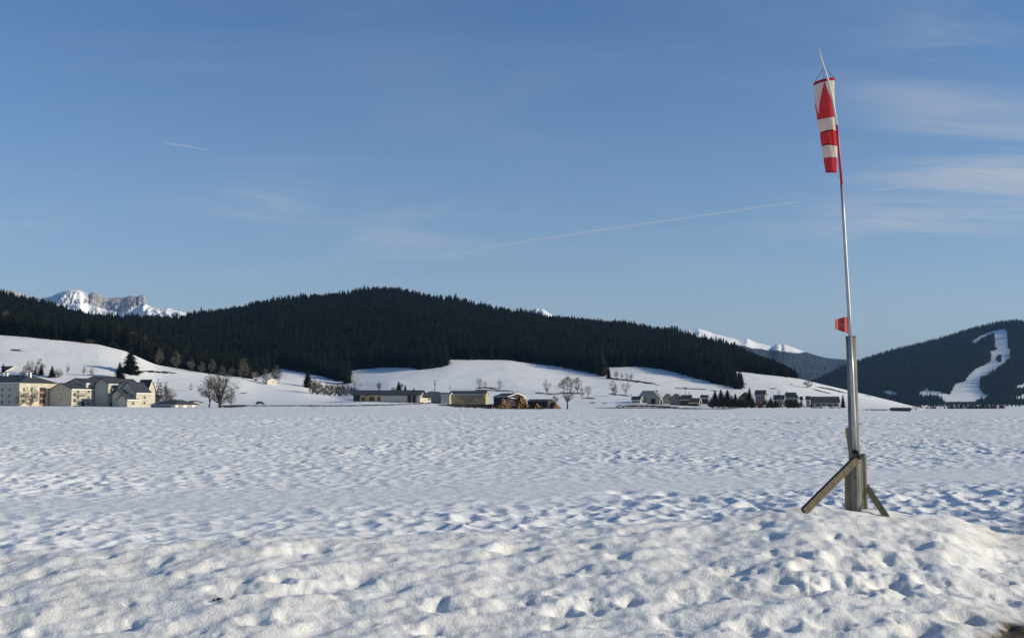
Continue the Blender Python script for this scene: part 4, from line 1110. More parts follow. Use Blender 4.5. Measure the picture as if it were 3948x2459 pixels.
house('small cream house half hidden by bare trees on the brow', 1023, 1030, 1054, 1481, 1467, 1460, 712, 'x', M_CREAM, M_SLATE, wins=[('r', .6, .8, 1.2, .9)], dmin=6)
house('grey steep-roofed house among trees behind the brow', 958, 974, 984, 1466, 1452, 1436, 770, 'y', M_GREYR, M_SLATEG)
# --- saw mill
def P0(u, v, Y): return ((u - CX) / F_PX * cp * Y, Y, zpix(v, Y))
shed = px_root('sawmill_shed', 'long low pale shed with dark roof and open bays', 'shed', 1362, 1545, 560, R(-6)); k = mpp(560)
L_ = 258 * k; wing(shed, 0, 0, L_, 16, 3.0, 5.3, 'x', M_GREYR, M_SLATE, over=0.8, trim=False)
for a, b_, m_, nm in [(0, 26, M_DARKW, 'wall_panel'), (32, 44, M_BROWN, 'door'), (45, 60, M_OCHRE, 'wall_panel'), (62, 84, M_BROWN, 'bay_shade'), (94, 104, M_BROWN, 'door'), (28, 104, M_OCHRE, 'wall_panel')]:
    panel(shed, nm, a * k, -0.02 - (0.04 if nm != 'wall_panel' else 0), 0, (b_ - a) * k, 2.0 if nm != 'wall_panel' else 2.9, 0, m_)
for i in range(6): panel(shed, 'wall_panel', (108 + i * 17) * k, -0.03, 0, 15.5 * k, 2.6, 0, M_WHITE)
for i in range(2): panel(shed, 'bay_shade', (212 + i * 18) * k, -0.08, -1.0, 14 * k, 3.7, 0, M_DARKW)  # bays are flat sheets, their inner shade painted as dark colour
hall = px_root('sawmill_hall', 'grey gabled hall between the white shed and the yellow hall', 'hall', 1624, 1552, 566, R(-8)); k = mpp(566)
wing(hall, 0, 0, 78 * k, 18, (1552 - 1522) * k, (1552 - 1510) * k, 'y', M_GREYR, M_SLATE)
for s in (46, 62): window(hall, s * k, -.02, 3.0, 1.3, 1.0, 0)
panel(hall, 'bay_shade', 4 * k, -.03, 0, 24 * k, 3.2, 0, M_DARKW)  # closed dark sheet; its colour stands in for the shade inside the bay
yel = px_root('yellow_hall', 'long ochre wooden hall with dark flat roof and small windows', 'hall', 1733, 1551, 560, R(-4)); k = mpp(560)
wing(yel, 0, 0, 139 * k, 16, (1551 - 1521) * k, (1551 - 1507) * k, 'x', M_OCHRE, M_SLATE)
for u, z_ in ((68, 3.1), (78, 3.1), (62, 1.8), (84, 1.8), (108, 2.6), (119, 2.6)): window(yel, u * k, -.02, z_, 0.9, 0.7, 0)
panel(yel, 'sliding_door', 28 * k, -.03, 0, 24 * k, 2.6, 0, mat('pale_door_boards', (0.52, 0.38, 0.18), 0.9, 0.15, 0.4))
panel(yel, 'sliding_door', 90 * k, -.03, 0.6, 16 * k, 2.3, 0, MATS['pale_door_boards'])
ann = px_root('hall_annex', 'pale annex with white eave against the left of the ochre hall', 'hall', 1700, 1551, 555, R(-6)); k = mpp(555)
wing(ann, 0, 0, 33 * k, 10, (1551 - 1522) * k, (1551 - 1515) * k, 'x', M_WHITE, M_SLATE, fascia=.5)
for u in (23, 28): window(ann, u * k, -.02, 2.2, 0.5, 0.7, 0)
barn, w_, d_ = house('dark barn with open lean-to behind the log piles', 1903, 1956, 2027, 1568, 1530, 1516, 525, 'x', M_DARKW, M_SLATE, rot=R(-14), name='barn')
panel(barn, 'lean_to_eave', w_ + .3, 2, 4.0, d_ - 3, .3, R(90), M_TRIM, t=.8)
house('low dark timber shed beyond the log piles', 2034, 2110, 2140, 1572, 1548, 1540, 520, 'x', M_DARKW, M_SLATE, name='shed', trim=False, rot=R(-10))
M_PLASTER = mat('old_plaster', (0.27, 0.245, 0.20), 0.9, 0.15, 0.4, spec=0.1)
# village
house('large grey house with pale steep roof, gable towards the field', 2494, 2541, 2556, 1556, 1534, 1508, 560, 'y', M_GREYR, M_GROOF, GV, wins=[('df', .5, 0, 2.4, 2.6), ('f', .5, 4.2, 1.2, 1.0)])
house('wide grey house joined behind the large gabled one', 2466, 2530, 2552, 1554, 1528, 1507, 580, 'x', M_GREYR, M_GROOF, GV, hip=0.12)
house('low grey lean-to shed left of the large grey house', 2437, 2466, 2470, 1552, 1541, 1529, 572, 'x', M_GREYR, M_SLATE, GV, name='shed')
house('tan house with ochre boarded gable next to the large grey one', 2556, 2582, 2600, 1556, 1534, 1519, 575, 'y', M_OCHRE, M_BROOF, GV, wins=[('f', .5, 2.5, 1.0, 1.0)])
house('white house with dark half-hipped roof in the village', 2582, 2622, 2640, 1562, 1538, 1519, 560, 'y', M_PLASTER, M_SLATE, GV, wins=[('f', .6, 3.4, 1.3, 1.2), ('f', .5, 1.4, .9, 1.0), ('f', .3, 3.4, .9, 1.0)])
house('brown-roofed cabin with sunlit gable, behind the front cabin', 2626, 2660, 2676, 1564, 1540, 1524, 556, 'x', M_BROWN, M_BROOF, GV, wins=[('r', .5, 1.4, 1.0, 1.0)])
house('front brown-roofed cabin with bright yellow gable end', 2659, 2690, 2709, 1574, 1552, 1536, 545, 'x', M_BROWN, M_BROOF, GV, wins=[('r', .3, 1.6, .8, .7), ('r', .7, 1.6, .8, .7), ('dr', .5, 0, 1, 1.9)])
bpy.context.view_layer.update()
house('small dark cabin with lit gable behind the brown-roofed cabins', 2702, 2726, 2738, 1560, 1534, 1524, 590, 'x', M_DARKW, M_SLATE, GV, wins=[('r', .5, 2.6, .9, .8)])
house('dark house hidden by the slim spruce', 2854, 2886, 2906, 1562, 1528, 1513, 585, 'y', M_BROWN, M_SLATE, GV, wins=[('r', .5, 3, 1, 1)])
house('tall house with sunlit gable end and dark roof, highest in the village', 2912, 2946, 2967, 1560, 1523, 1505, 592, 'x', M_PLASTER, M_SLATE, GV, wins=[('r', .35, 3.2, 1, 1.1), ('r', .7, 3.2, 1, 1.1), ('f', .4, 3, 1.1, 1.1)])
house('little red-boarded chalet between the garden shrubs', 2920, 2938, 2948, 1571, 1560, 1551, 535, 'y', M_REDW, M_BROOF, GV, wins=[('r', .5, .5, 1.2, 1.0)])
house('wide dark-roofed house in the middle of the village', 2984, 3018, 3030, 1570, 1540, 1524, 570, 'x', M_GREYR, M_SLATE, GV, wins=[('f', .4, 1.5, 1, 1)])
house('large hipped dark house behind, with lit end wall', 3020, 3068, 3090, 1568, 1534, 1514, 580, 'x', M_PLASTER, M_SLATE, GV, hip=0.2, wins=[('r', .5, 2, 1, 1.1), ('r', .5, 4, 1, 1.1)])
house('small gabled cottage with pale pointed gable in front', 3000, 3010, 3024, 1570, 1552, 1539, 552, 'y', M_PLASTER, M_SLATE, GV)
house('pale cottage with two gables, left of the pair beside the barn', 3086, 3090, 3105, 1566, 1541, 1529, 575, 'x', M_PLASTER, M_SLATE, GV, wins=[('r', .5, 1.4, 1, 1), ('r', .5, 3.4, 1, 1)], dmin=6)
house('pale cottage nearest the long barn', 3108, 3121, 3134, 1566, 1541, 1528, 573, 'x', M_PLASTER, M_SLATE, GV, wins=[('r', .35, 1.4, 1, 1), ('r', .5, 3.4, 1, 1)], dmin=6)
lb, w_, d_ = house('long grey barn with dark roof at the village end', 3136, 3233, 3238, 1572, 1548, 1530, 560, 'x', M_GREYR, M_SLATE, GV, rot=R(-5), name='barn', trim=False)
for i in range(4): panel(lb, 'barn_door', w_ * (0.12 + .22 * i), -.03, 0, 1.8, 1.9, 0, M_DARKW)
house('half-buried low dark shed alone on the field edge', 3446, 3508, 3512, 1583, 1578, 1573, 430, 'x', M_DARKW, M_SLATE, name='shed', rot=R(-6), trim=False)

# ------------------------------------------------------------------ log piles at the sawmill
M_LOGEND = mat('cut_log_end', (0.40, 0.22, 0.095), 0.9, 0.35, 3.0, spec=0.1)
M_LOGBARK = mat('log_bark', (0.09, 0.045, 0.025), 0.95, 0.3, 2.0, spec=0.1)
def log_pile(label, u0, u1, vb, vt, Y, seed):
    g = random.Random(seed); k = mpp(Y); W = (u1 - u0) * k; Hh = (vb - vt) * k
    o = thing('log_pile', label, 'log pile', P0((u0 + u1) / 2, vb, Y), R(24), 'log piles in the sawmill yard')
    m_ = MB(); r_ = 0.30; row = 0; z_ = 0.1
    while z_ < Hh:
        half = W / 2 * (1 - (z_ / Hh)) ** 0.8
        nx = max(1, int(2 * half / (r_ * 1.9)))
        for i in range(nx):
            x_ = -half + (i + .5) * 2 * half / nx + g.uniform(-.1, .1); y_ = g.uniform(-.9, .9) - (1 - z_ / Hh) * 1.2; L = g.uniform(3.5, 5); rr = r_ * g.uniform(.7, 1.15)
            az = g.uniform(-.35, .35); el = g.uniform(-.12, .12)
            a = np.array([x_, y_, z_ + g.uniform(-.1, .1)]); b_ = a + np.array([math.sin(az), math.cos(az), math.sin(el)]) * L
            m_.tube([a, b_], rr, 7, 0, cap=False)
            n0 = len(m_.v) - 14
            m_.f.append(tuple(n0 + q for q in range(7))); m_.m.append(1); m_.f.append(tuple(n0 + 7 + q for q in range(7))[::-1]); m_.m.append(1)
        z_ += r_ * 1.55
    l_ = m_.obj('logs', [M_LOGBARK, M_LOGEND], o); l_['kind'] = 'stuff'
log_pile('pointed pile of cut logs in front of the dark barn', 1914, 1974, 1575, 1534, 490, 1)
log_pile('biggest log pile, under the lean-to of the dark barn', 1982, 2046, 1576, 1524, 492, 2)
log_pile('low scattered pile of logs left of the pointed pile', 1886, 1920, 1574, 1558, 490, 3)
log_pile('small dark log pile right of the biggest pile', 2052, 2092, 1576, 1553, 488, 4)
log_pile('small log pile at the foot of the tall bare tree', 2122, 2164, 1578, 1552, 486, 5)

# ------------------------------------------------------------------ yard, poles, vehicles
M_POLE = mat('weathered_pole', (0.09, 0.075, 0.06), 0.9, 0.2, 2.0)
def upole(label, u, vb, vt, Y, r_=0.14, arm=True, name='utility_pole'):
    x_, y_, z_ = P0(u, vb, Y); h = (vb - vt) * mpp(Y)
    o = thing(name, label, 'pole', (x_, y_, z_ - .3))
    m_ = MB(); m_.tube([(0,0,-1),(0,0,h*.5),(0,0,h)], [r_, r_*.85, r_*.7], 8); m_.obj('shaft', M_POLE, o)
    if arm:
        m_ = MB(); m_.box(-.8, .8, -.06, .06, h - .7, h - .55); m_.obj('crossarm', M_POLE, o)
        for s in (-.7, 0.0, .7):
            i_ = MB(); i_.tube([(s, 0, h - .55), (s, 0, h - .42), (s, 0, h - .3)], [.05, .07, .03], 6); i_.obj('insulator', M_TRIM, o)
    return o
mast = upole('tall thin dark mast rising behind the grey hall', 1676, 1512, 1461, 600, 0.22, arm=False, name='mast')
m_ = MB(); m_.tube([(0,0,4.3),(0,0,5.0)], [.42,.42], 8); m_.obj('collar', M_DARKW, mast)
upole('utility pole rising from the reddish thicket', 608, 1505, 1457, 560)
upole('utility pole behind the brown-roofed cabins', 2643, 1526, 1488, 600)
upole('short utility pole left of the grey lean-to shed', 2435, 1534, 1516, 620, arm=False)
upole('thin pole on the meadow behind the white shed', 1494, 1500, 1476, 660, .08, arm=False)
for i, (u, vb, vt, Y, lb) in enumerate([(1209, 1582, 1569, 330, 'fence post on the field left of the sawmill'), (1654, 1582, 1569, 330, 'fence post before the grey hall'), (1776, 1582, 1566, 330, 'taller fence post before the ochre hall'), (1801, 1582, 1577, 330, 'short fence post stub right of the taller one'), (941, 1584, 1576, 330, 'fence post right of the thin field-edge tree'), (286, 1579, 1569, 350, 'fence post before the apartment gable'), (2567, 1585, 1577, 330, 'fence post before the village'), (3358, 1575, 1569, 420, 'fence post right of the windsock post, far across the field'), (3570, 1583, 1570, 400, 'thin fence post beside the low bare bush')]):
    x_, y_, _ = P0(u, vb, Y); z_ = height(x_, Y); h = zpix(vt, Y) - z_
    m_ = MB(); m_.tube([(0,0,-.4),(0,0,h*.96),(0,0,h)], [.06,.055,.03], 7); o = m_.obj('fence_post', M_POLE); o.location = (x_, Y, z_)
    tag(o, lb, 'fence post', 'fence posts along the far field edge')
def car(label, u, vb, Y, rz, paint, kind='car'):
    x_, y_, z_ = P0(u, vb, Y)
    o = thing('truck' if kind == 'truck' else 'parked_car', label, kind, (x_, y_, z_), rz)
    m_ = MB()
    if kind == 'car':
        prof = [(-2.1,.35),(2.1,.35),(2.15,.75),(1.2,.95),(.55,1.42),(-1.2,1.45),(-1.9,.95),(-2.15,.85)]
    else:
        prof = [(-3,.6),(3,.6),(3,1.2),(2.9,2.7),(1.4,2.8),(1.35,1.5),(1.2,3.0),(-3,3.0)]
    n_ = len(prof); hw_ = .85 if kind == 'car' else 1.15
    m_.add([(a, -hw_, b_) for a, b_ in prof] + [(a, hw_, b_) for a, b_ in prof], [tuple(range(n_)), tuple(range(n_, 2*n_))[::-1]] + [(i, i + n_, (i + 1) % n_ + n_, (i + 1) % n_) for i in range(n_)])
    m_.obj('body', paint, o)
    g_ = MB()
    for s in (-1, 1):
        if kind == 'car': g_.box(-1.1, .6, s * hw_ - .01, s * hw_ + .01, 1.0, 1.35)
        else: g_.box(1.6, 2.6, s * hw_ - .01, s * hw_ + .01, 1.7, 2.5)
    g_.obj('side_window', M_GLASS, o)
    for a in ((-1.3, 1.3) if kind == 'car' else (-1.9, 1.9)):
        for s in (-1, 1):
            r_ = .33 if kind == 'car' else .5
            t_ = MB(); t_.tube([(a, s * hw_ - .1, r_), (a, s * hw_ + .1, r_)], r_, 12); t_.obj('wheel', M_RUBBER, o)
M_WP = mat('white_paint', (0.75, 0.75, 0.73), 0.3, spec=0.5); M_DP = mat('dark_paint', (0.03, 0.035, 0.04), 0.25, spec=0.5)
car('dark car on the road right of the big forked tree', 1003, 1559, 512, R(10), M_DP)
car('white car on the dark road below the meadow trio of trees', 2391, 1573, 500, R(0), M_WP)
car('white truck with orange cab parked before the grey hall', 1636, 1557, 535, R(35), mat('truck_paint', (0.62, 0.45, 0.25), 0.4, 0.4, .6, col2=(0.75, 0.72, 0.68)), 'truck')
for i, u in enumerate((3150, 3185, 3222)):
    car(['silver car left of three before the long barn', 'pale car half sunk in snow in the middle before the long barn', 'beige car right of three before the long barn'][i], u, 1576, 520, R(5), [M_STEEL, M_WP, MATS['cream_render']][i])

# roads, tracks and bare strips draped on the snow
M_ROAD = mat('wet_asphalt', (0.035, 0.032, 0.03), 0.7, 0.25, 0.4)
M_TURF = mat('bare_turf', (0.045, 0.035, 0.020), 0.95, 0.35, 0.3, spec=0.1)
def strip(name, pts, w_px, material, ymin=470):
    """ribbon draped on the ground along photo points; w_px is its visible height"""
    m_ = MB(); top = []; bot = []
    us = np.array([p[0] for p in pts], float); vs = np.array([p[1] for p in pts], float)
    n_ = max(int(abs(us[-1] - us[0]) / 10), 3)
    g = random.Random(int(us[0]))
    for u in np.linspace(us[0], us[-1], n_):
        v = float(np.interp(u, us, vs)); e = min((u - us[0]), (us[-1] - u)) / (abs(us[-1] - us[0])); ww = w_px * min(1, 0.15 + 4 * e) * g.uniform(.7, 1.2)
        a = ground_at(u, v + ww / 2, ymin, 1400); b_ = ground_at(u, v - ww / 2, ymin, 1400)
        top.append((b_[0], b_[1] + .3, height(b_[0], b_[1] + .3) + .10)); bot.append((a[0], a[1], height(a[0], a[1]) + .10))
    m_.add(bot + top, [(i, i + 1, n_ + i + 1, n_ + i) for i in range(n_ - 1)])
    o = m_.obj(name, material); o['kind'] = 'structure'
for nm, pts, w_ in [
    ('road', [(860, 1563), (1000, 1564), (1300, 1565), (1480, 1562), (1640, 1556)], 3.5),
    ('road', [(2300, 1573), (2480, 1573), (2700, 1574)], 3),
    ('bare_strip', [(2380, 1565), (2520, 1566), (2620, 1571)], 7), ('bare_strip', [(840, 1565), (880, 1567), (960, 1564)], 8),
    ('bare_strip', [(1830, 1497), (1870, 1495), (1925, 1500)], 5), ('bare_strip', [(1830, 1504), (1960, 1508), (2000, 1512)], 4), ('bare_strip', [(2060, 1514), (2120, 1521), (2160, 1519)], 4),
    ('bare_strip', [(2150, 1516), (2250, 1518)], 4), ('bare_strip', [(2238, 1534), (2300, 1537)], 4), ('bare_strip', [(2345, 1518), (2435, 1528)], 4),
    ('hedge_strip', [(2320, 1457), (2420, 1467), (2530, 1481)], 6), ('bare_strip', [(2525, 1485), (2545, 1487)], 4),
    ('bare_strip', [(2590, 1496), (2700, 1501), (2770, 1510)], 3), ('bare_strip', [(480, 1438), (560, 1434), (680, 1441)], 6),
    ('bare_strip', [(1320, 1540), (1400, 1543)], 3), ('bare_strip', [(920, 1518), (950, 1516)], 3), ('bare_strip', [(2270, 1553), (2300, 1553)], 4), ('bare_strip', [(2320, 1554), (2345, 1555)], 3),
    ('bare_strip', [(3040, 1482), (3062, 1483)], 3), ('bare_strip', [(3150, 1492), (3200, 1500), (3270, 1518)], 4), ('bare_strip', [(3130, 1500), (3205, 1519)], 3), ('bare_strip', [(2965, 1498), (3000, 1500)], 4),
    ('bare_strip', [(2600, 1578), (2760, 1577), (2850, 1574)], 5), ('bare_strip', [(3320, 1580), (3440, 1580)], 3), ('bare_strip', [(3330, 1524), (3360, 1530)], 3), ('bare_strip', [(30, 1352), (100, 1357)], 3),
    ('bare_strip', [(0, 1293), (120, 1303), (220, 1313)], 3), ('yard_ground', [(1690, 1562), (1760, 1563), (1850, 1566), (1950, 1570), (2150, 1573)], 15), ('bare_strip', [(1610, 1424), (1720, 1408)], 3), ('bare_strip', [(1960, 1389), (2160, 1415)], 3)]:
    strip(nm, pts, w_, M_ROAD if nm == 'road' else M_TURF)
sc_ = thing('brown_scrub', 'low brown scrub patch on the brow at the foot of the wood', 'bush', ground_at(340, 1326, 560, 760), 0.0)
sc_.scale = (9.5, 6, 3.6); link('stems', BT['bush'][0], sc_); link('twigs', BT['bush_red'][1], sc_)

# ------------------------------------------------------------------ windsock and its post
YS = 15.3; kS = mpp(YS)
def Q(u, v, dy=0.0): return P(u, v, YS + dy)
M_WOOD = mat('weathered_wood', (0.21, 0.195, 0.165), 0.9, 0.35, 6.0, spec=0.15, bump=0.5, bscale=30.0, stretch=(6, 6, 0.5))
M_BOARD = mat('sawn_board', (0.28, 0.215, 0.12), 0.85, 0.18, 5.0, spec=0.15, bump=0.3, bscale=30.0, stretch=(6, 6, 0.6))
M_BOARD2 = mat('old_board', (0.12, 0.10, 0.065), 0.9, 0.3, 6.0, spec=0.15, bump=0.4, bscale=30.0, stretch=(3, 3, 1.5))
M_ALU = mat('aluminium', (0.42, 0.42, 0.43), 0.42, 0.06, 8.0, metal=0.45, bump=0.05, bscale=40)
M_MRED = mat('red_mast_paint', (0.42, 0.022, 0.045), 0.45, 0.1, 8.0, spec=0.4)
M_MWHITE = mat('white_mast_paint', (0.62, 0.60, 0.56), 0.5, 0.1, 8.0, spec=0.4)
M_STRAP = mat('black_strap', (0.012, 0.010, 0.011), 0.6)
post = thing('support_post', 'weathered round wooden post braced with boards in the snow bank', 'post', Q(3298, 1990))
inv = lambda p: tuple(np.array(p) - np.array(post.location))
def Ql(u, v, dy=0.0): return inv(Q(u, v, dy))
m_ = MB(); segs = 14; pts = []; rad = []
for i in range(segs + 1):
    k_ = i / segs; pts.append(Ql(3302.5 + (3280.5 - 3302.5) * k_, 2010 + (1299 - 2010) * k_, 0.0)); rad.append(kS * (21.0 - 2.2 * k_) * (1 + 0.02 * math.sin(7 * k_)))
m_.tube(pts, rad, 20); m_.obj('round_post', M_WOOD, post, smooth=True)
m_ = MB(); m_.tube([Ql(3280.5, 1300), Ql(3280.4, 1296)], [kS * 20.5, kS * 20.5], 20); m_.obj('post_cap', mat('lead_cap', (0.05, 0.05, 0.055), 0.6, metal=0.4), post)
# board nailed behind, tall wedge top
m_ = MB()
def flat(pts, dy0, dy1, mi=0):
    f = [Ql(u, v, dy0) for u, v in pts]; b_ = [Ql(u, v, dy1) for u, v in pts]; n_ = len(pts)
    m_.add(f + b_, [tuple(range(n_))[::-1], tuple(range(n_, 2 * n_))] + [(i, (i + 1) % n_, (i + 1) % n_ + n_, i + n_) for i in range(n_)], mi)
flat([(3258, 1653), (3272, 1645), (3290, 1645), (3292, 1990), (3277, 1990), (3271, 1740)], 0.085, 0.115); m_.obj('back_board', M_BOARD, post)
m_ = MB(); flat([(3256, 1812), (3284, 1805), (3285, 1990), (3258, 1985)], 0.02, 0.07); m_.obj('side_board', M_BOARD, post)
m_ = MB(); flat([(3318, 1770), (3327, 1772), (3331, 1985), (3320, 1985)], 0.03, 0.06); m_.obj('pale_board', mat('pale_board', (0.30, 0.29, 0.22), 0.9, 0.15, 5.0), post)
# diagonal brace, front left
m_ = MB(); a = np.array(Ql(3303, 1768, -0.13)); b_ = np.array(Ql(3098, 1972, -0.75))
m_.plank(a, b_, (0, 0, 1), kS * 29, 0.05); m_.obj('diagonal_brace', M_BOARD2, post)
m_ = MB(); a = np.array(Ql(3338, 1872, 0.10)); b_ = np.array(Ql(3420, 1995, -0.25))
m_.plank(a, b_, (1, 0, 0.6), kS * 22, 0.04); m_.obj('short_brace', M_BOARD, post)
m_ = MB(); m_.tube([Ql(3337, 1985, 0.09), Ql(3331, 1760, 0.09), Ql(3330.5, 1747, 0.09)], [kS * 9.6, kS * 9.2, kS * 7], 14); m_.obj('round_stake', M_WOOD, post, smooth=True)
for (u, v) in ((3296, 1840), (3298, 1905), (3268, 1880), (3290, 1775)):
    m_ = MB(); p = Ql(u, v, -0.085 if u > 3280 else 0.0); m_.tube([p, tuple(np.array(p) + np.array((0, -.015, 0)))], .009, 6); m_.obj('nail', M_STRAP, post)

ws = thing('windsock', 'red and white windsock hanging limp from a tall thin bent mast', 'windsock', Q(3297, 1735, -0.12))
def Wl(u, v, dy=0.0): return tuple(np.array(Q(u, v, dy)) - np.array(ws.location))
mast_lo = [(3296.5, 1738), (3291, 1600), (3285, 1450), (3277.5, 1297), (3274.5, 1220), (3270, 1150), (3261.5, 1000), (3253, 850), (3245, 712)]
m_ = MB(); m_.tube([Wl(u, v, -0.115) for u, v in mast_lo[:4]], [kS * 8.6, kS * 8.3, kS * 7.9, kS * 7.6], 18); m_.obj('mast_sleeve', M_ALU, ws, smooth=True)
m_ = MB(); m_.tube([Wl(u, v, -0.115) for u, v in mast_lo[3:]] , [kS * 7.2, kS * 7.0, kS * 6.9, kS * 6.6, kS * 6.2, kS * 5.8], 18); m_.obj('mast_tube', M_ALU, ws, smooth=True)
m_ = MB(); m_.tube([Wl(3245, 713, -0.115), Wl(3236, 600, -.115), Wl(3231, 540, -0.115), Wl(3226, 483, -0.115)], [kS * 5.2, kS * 5, kS * 4.8, kS * 4.7], 14); m_.obj('mast_red_section', M_MRED, ws, smooth=True)
m_ = MB(); m_.tube([Wl(3226, 484, -0.115), Wl(3217.5, 425, -0.12), Wl(3208, 372, -0.125), Wl(3196, 322, -0.13), Wl(3184, 280, -0.13), Wl(3166, 228, -0.12), Wl(3158, 190, -0.11)], [kS * 4.4, kS * 4.2, kS * 4.0, kS * 3.8, kS * 3.6, kS * 3.2, kS * 2.7], 14); m_.obj('mast_white_tip', M_MWHITE, ws, smooth=True)
m_ = MB(); m_.tube([Wl(3281.5, 1300, -0.03), Wl(3280, 1212, -0.03)], kS * 2.0, 8); m_.obj('thin_rod', M_STRAP, ws)
# strap holding the mast foot
m_ = MB()
for k_ in range(3):
    m_.tube([Wl(3286 + 0 * k_, 1736 + k_ * 4, -0.19), Wl(3304, 1737 + k_ * 5, -0.20), Wl(3313, 1752 + k_ * 5, -0.15), Wl(3318, 1762 + k_ * 3, -0.06)], kS * 3.2, 8)
m_.tube([Wl(3306, 1740, -0.20), Wl(3309, 1756, -0.19), Wl(3317, 1768, -0.12)], [kS * 6, kS * 6, kS * 4], 8)
m_.tube([Wl(3312, 1757, -0.16), Wl(3321, 1752, -0.08), Wl(3323, 1760, -0.04)], [kS * 5, kS * 4, kS * 3], 8)
m_.obj('rubber_strap', M_STRAP, ws, smooth=True)

def cloth(name, col, trans):
    m = bpy.data.materials.new(name); m.use_nodes = True
    n, l = m.node_tree.nodes, m.node_tree.links
    n.remove(n['Principled BSDF'])
    d = n.new('ShaderNodeBsdfDiffuse'); t = n.new('ShaderNodeBsdfTranslucent'); mx = n.new('ShaderNodeMixShader'); mx.inputs[0].default_value = trans
    tcn = n.new('ShaderNodeTexCoord'); nz = n.new('ShaderNodeTexNoise'); nz.inputs['Scale'].default_value = 9; nz.inputs['Detail'].default_value = 4
    l.new(tcn.outputs['Object'], nz.inputs['Vector'])
    r_ = n.new('ShaderNodeValToRGB'); r_.color_ramp.elements[0].color = (*[c * .88 for c in col], 1); r_.color_ramp.elements[1].color = (*col, 1)
    l.new(nz.outputs['Fac'], r_.inputs[0]); l.new(r_.outputs[0], d.inputs[0]); l.new(r_.outputs[0], t.inputs[0])
    bp = n.new('ShaderNodeBump'); bp.inputs['Strength'].default_value = .4; bp.inputs['Distance'].default_value = .01; l.new(nz.outputs['Fac'], bp.inputs['Height'])
    l.new(bp.outputs[0], d.inputs['Normal'])
    l.new(d.outputs[0], mx.inputs[1]); l.new(t.outputs[0], mx.inputs[2]); l.new(mx.outputs[0], n['Material Output'].inputs['Surface'])
    return m
C_WHITE = cloth('white_cloth', (0.80, 0.76, 0.70), 0.50); C_RED = cloth('red_cloth', (0.66, 0.075, 0.085), 0.48); C_SEAM = cloth('dark_red_seam', (0.30, 0.015, 0.02), 0.2)
# sock: rings down a slightly slanting axis; v position -> centre u, half width (photo pixels)
cen = curve([(318, 3177.5), (360, 3179), (440, 3187), (459, 3187.5), (511, 3193), (562, 3198), (612, 3200.5), (664, 3204)])
hwp = curve([(318, 40), (340, 38.5), (420, 36.5), (459, 35.5), (511, 32.5), (540, 31), (562, 29.5), (600, 27), (630, 24.5), (664, 20.5)])
seams = [459, 511, 562, 612]
NS, NV = 168, 130
m_ = MB(); vv = np.linspace(318, 664, NV); idx = []
for i, v in enumerate(vv):
    ring = []
    for j in range(NS):
        a = 2 * math.pi * j / NS
        fold = 1 + 0.035 * math.sin(9 * a + 0.035 * v + 1.5 * math.sin(v * .03)) * min(1, (v - 318) / 50) * (0.6 + 0.4 * math.sin(2 * a + v * .02)) + 0.055 * math.sin(3 * a + 0.012 * v) * min(1, (v - 318) / 60) + 0.03 * math.sin(7 * a - 0.03 * v) * min(1, (v - 318) / 90)
        rr = float(hwp(v)) * kS * fold
        pin = 1 - 0.06 * sum(math.exp(-((v - s) / 7) ** 2) for s in seams)
        x_ = math.cos(a) * rr * pin; y_ = math.sin(a) * rr * 0.82 * pin
        tilt = (-x_ / kS) * 0.20 * max(0, 1 - (v - 318) / 260) + 1.2 * math.sin(2 * a + v * .04)
        p = np.array(Wl(float(cen(v)), v + tilt, 0.06)); ring.append(len(m_.v)); m_.v.append((p[0] + x_, p[1] + y_, p[2]))
    idx.append(ring)
for i in range(NV - 1):
    vm = (vv[i] + vv[i + 1]) / 2
    for j in range(NS):
        a = 2 * math.pi * (j + .5) / NS
        # red gores, apex at the mouth, towards the viewer (angle -90) and every 120 degrees
        da = min(abs((a - g0 + math.pi) % (2 * math.pi) - math.pi) for g0 in (math.radians(258), math.radians(18), math.radians(138)))
        if vm < 322: mi = 2
        elif vm < 459: mi = 1 if da < math.radians(62) * max(0, (vm - 322) / 122) else 0
        elif vm < 511: mi = 0
        elif vm < 562: mi = 1
        elif vm < 612: mi = 0
        else: mi = 1
        if any(abs(vm - s) < 1.7 for s in seams) or vm > 661: mi = 2
        m_.f.append((idx[i][j], idx[i][(j + 1) % NS], idx[i + 1][(j + 1) % NS], idx[i + 1][j])); m_.m.append(mi)
sock = m_.obj('sock', [C_WHITE, C_RED, C_SEAM], ws, smooth=True)
# mouth band
m_ = MB(); band = []
for i, (v, e) in enumerate(((312, .98), (314, 1.01), (320, 1.01), (323, .98))):
    for j in range(NS):
        a = 2 * math.pi * j / NS; x_ = math.cos(a) * 41.0 * kS * e; y_ = math.sin(a) * 41.0 * kS * 0.82 * e
        p = np.array(Wl(3177.5, v + (-x_ / kS) * 0.20, 0.06)); m_.v.append((p[0] + x_, p[1] + y_, p[2]))
for i in range(3):
    for j in range(NS):
        m_.f.append((i * NS + j, i * NS + (j + 1) % NS, (i + 1) * NS + (j + 1) % NS, (i + 1) * NS + j)); m_.m.append(0)
m_.obj('mouth_band', cloth('crimson_band', (0.36, 0.02, 0.045), 0.15), sock, smooth=True)
m_ = MB()
for a in (200, 320, 80):
    x_ = math.cos(R(a)) * 42 * kS; y_ = math.sin(R(a)) * 42 * kS * .82; p = np.array(Wl(3177.5, 312 + (-x_ / kS) * .2, 0.06)) + np.array((x_, y_, 0))
    m_.tube([p, Wl(3178, 262, -0.05)], 0.0035, 5)
m_.obj('bridle_cord', M_STRAP, ws)
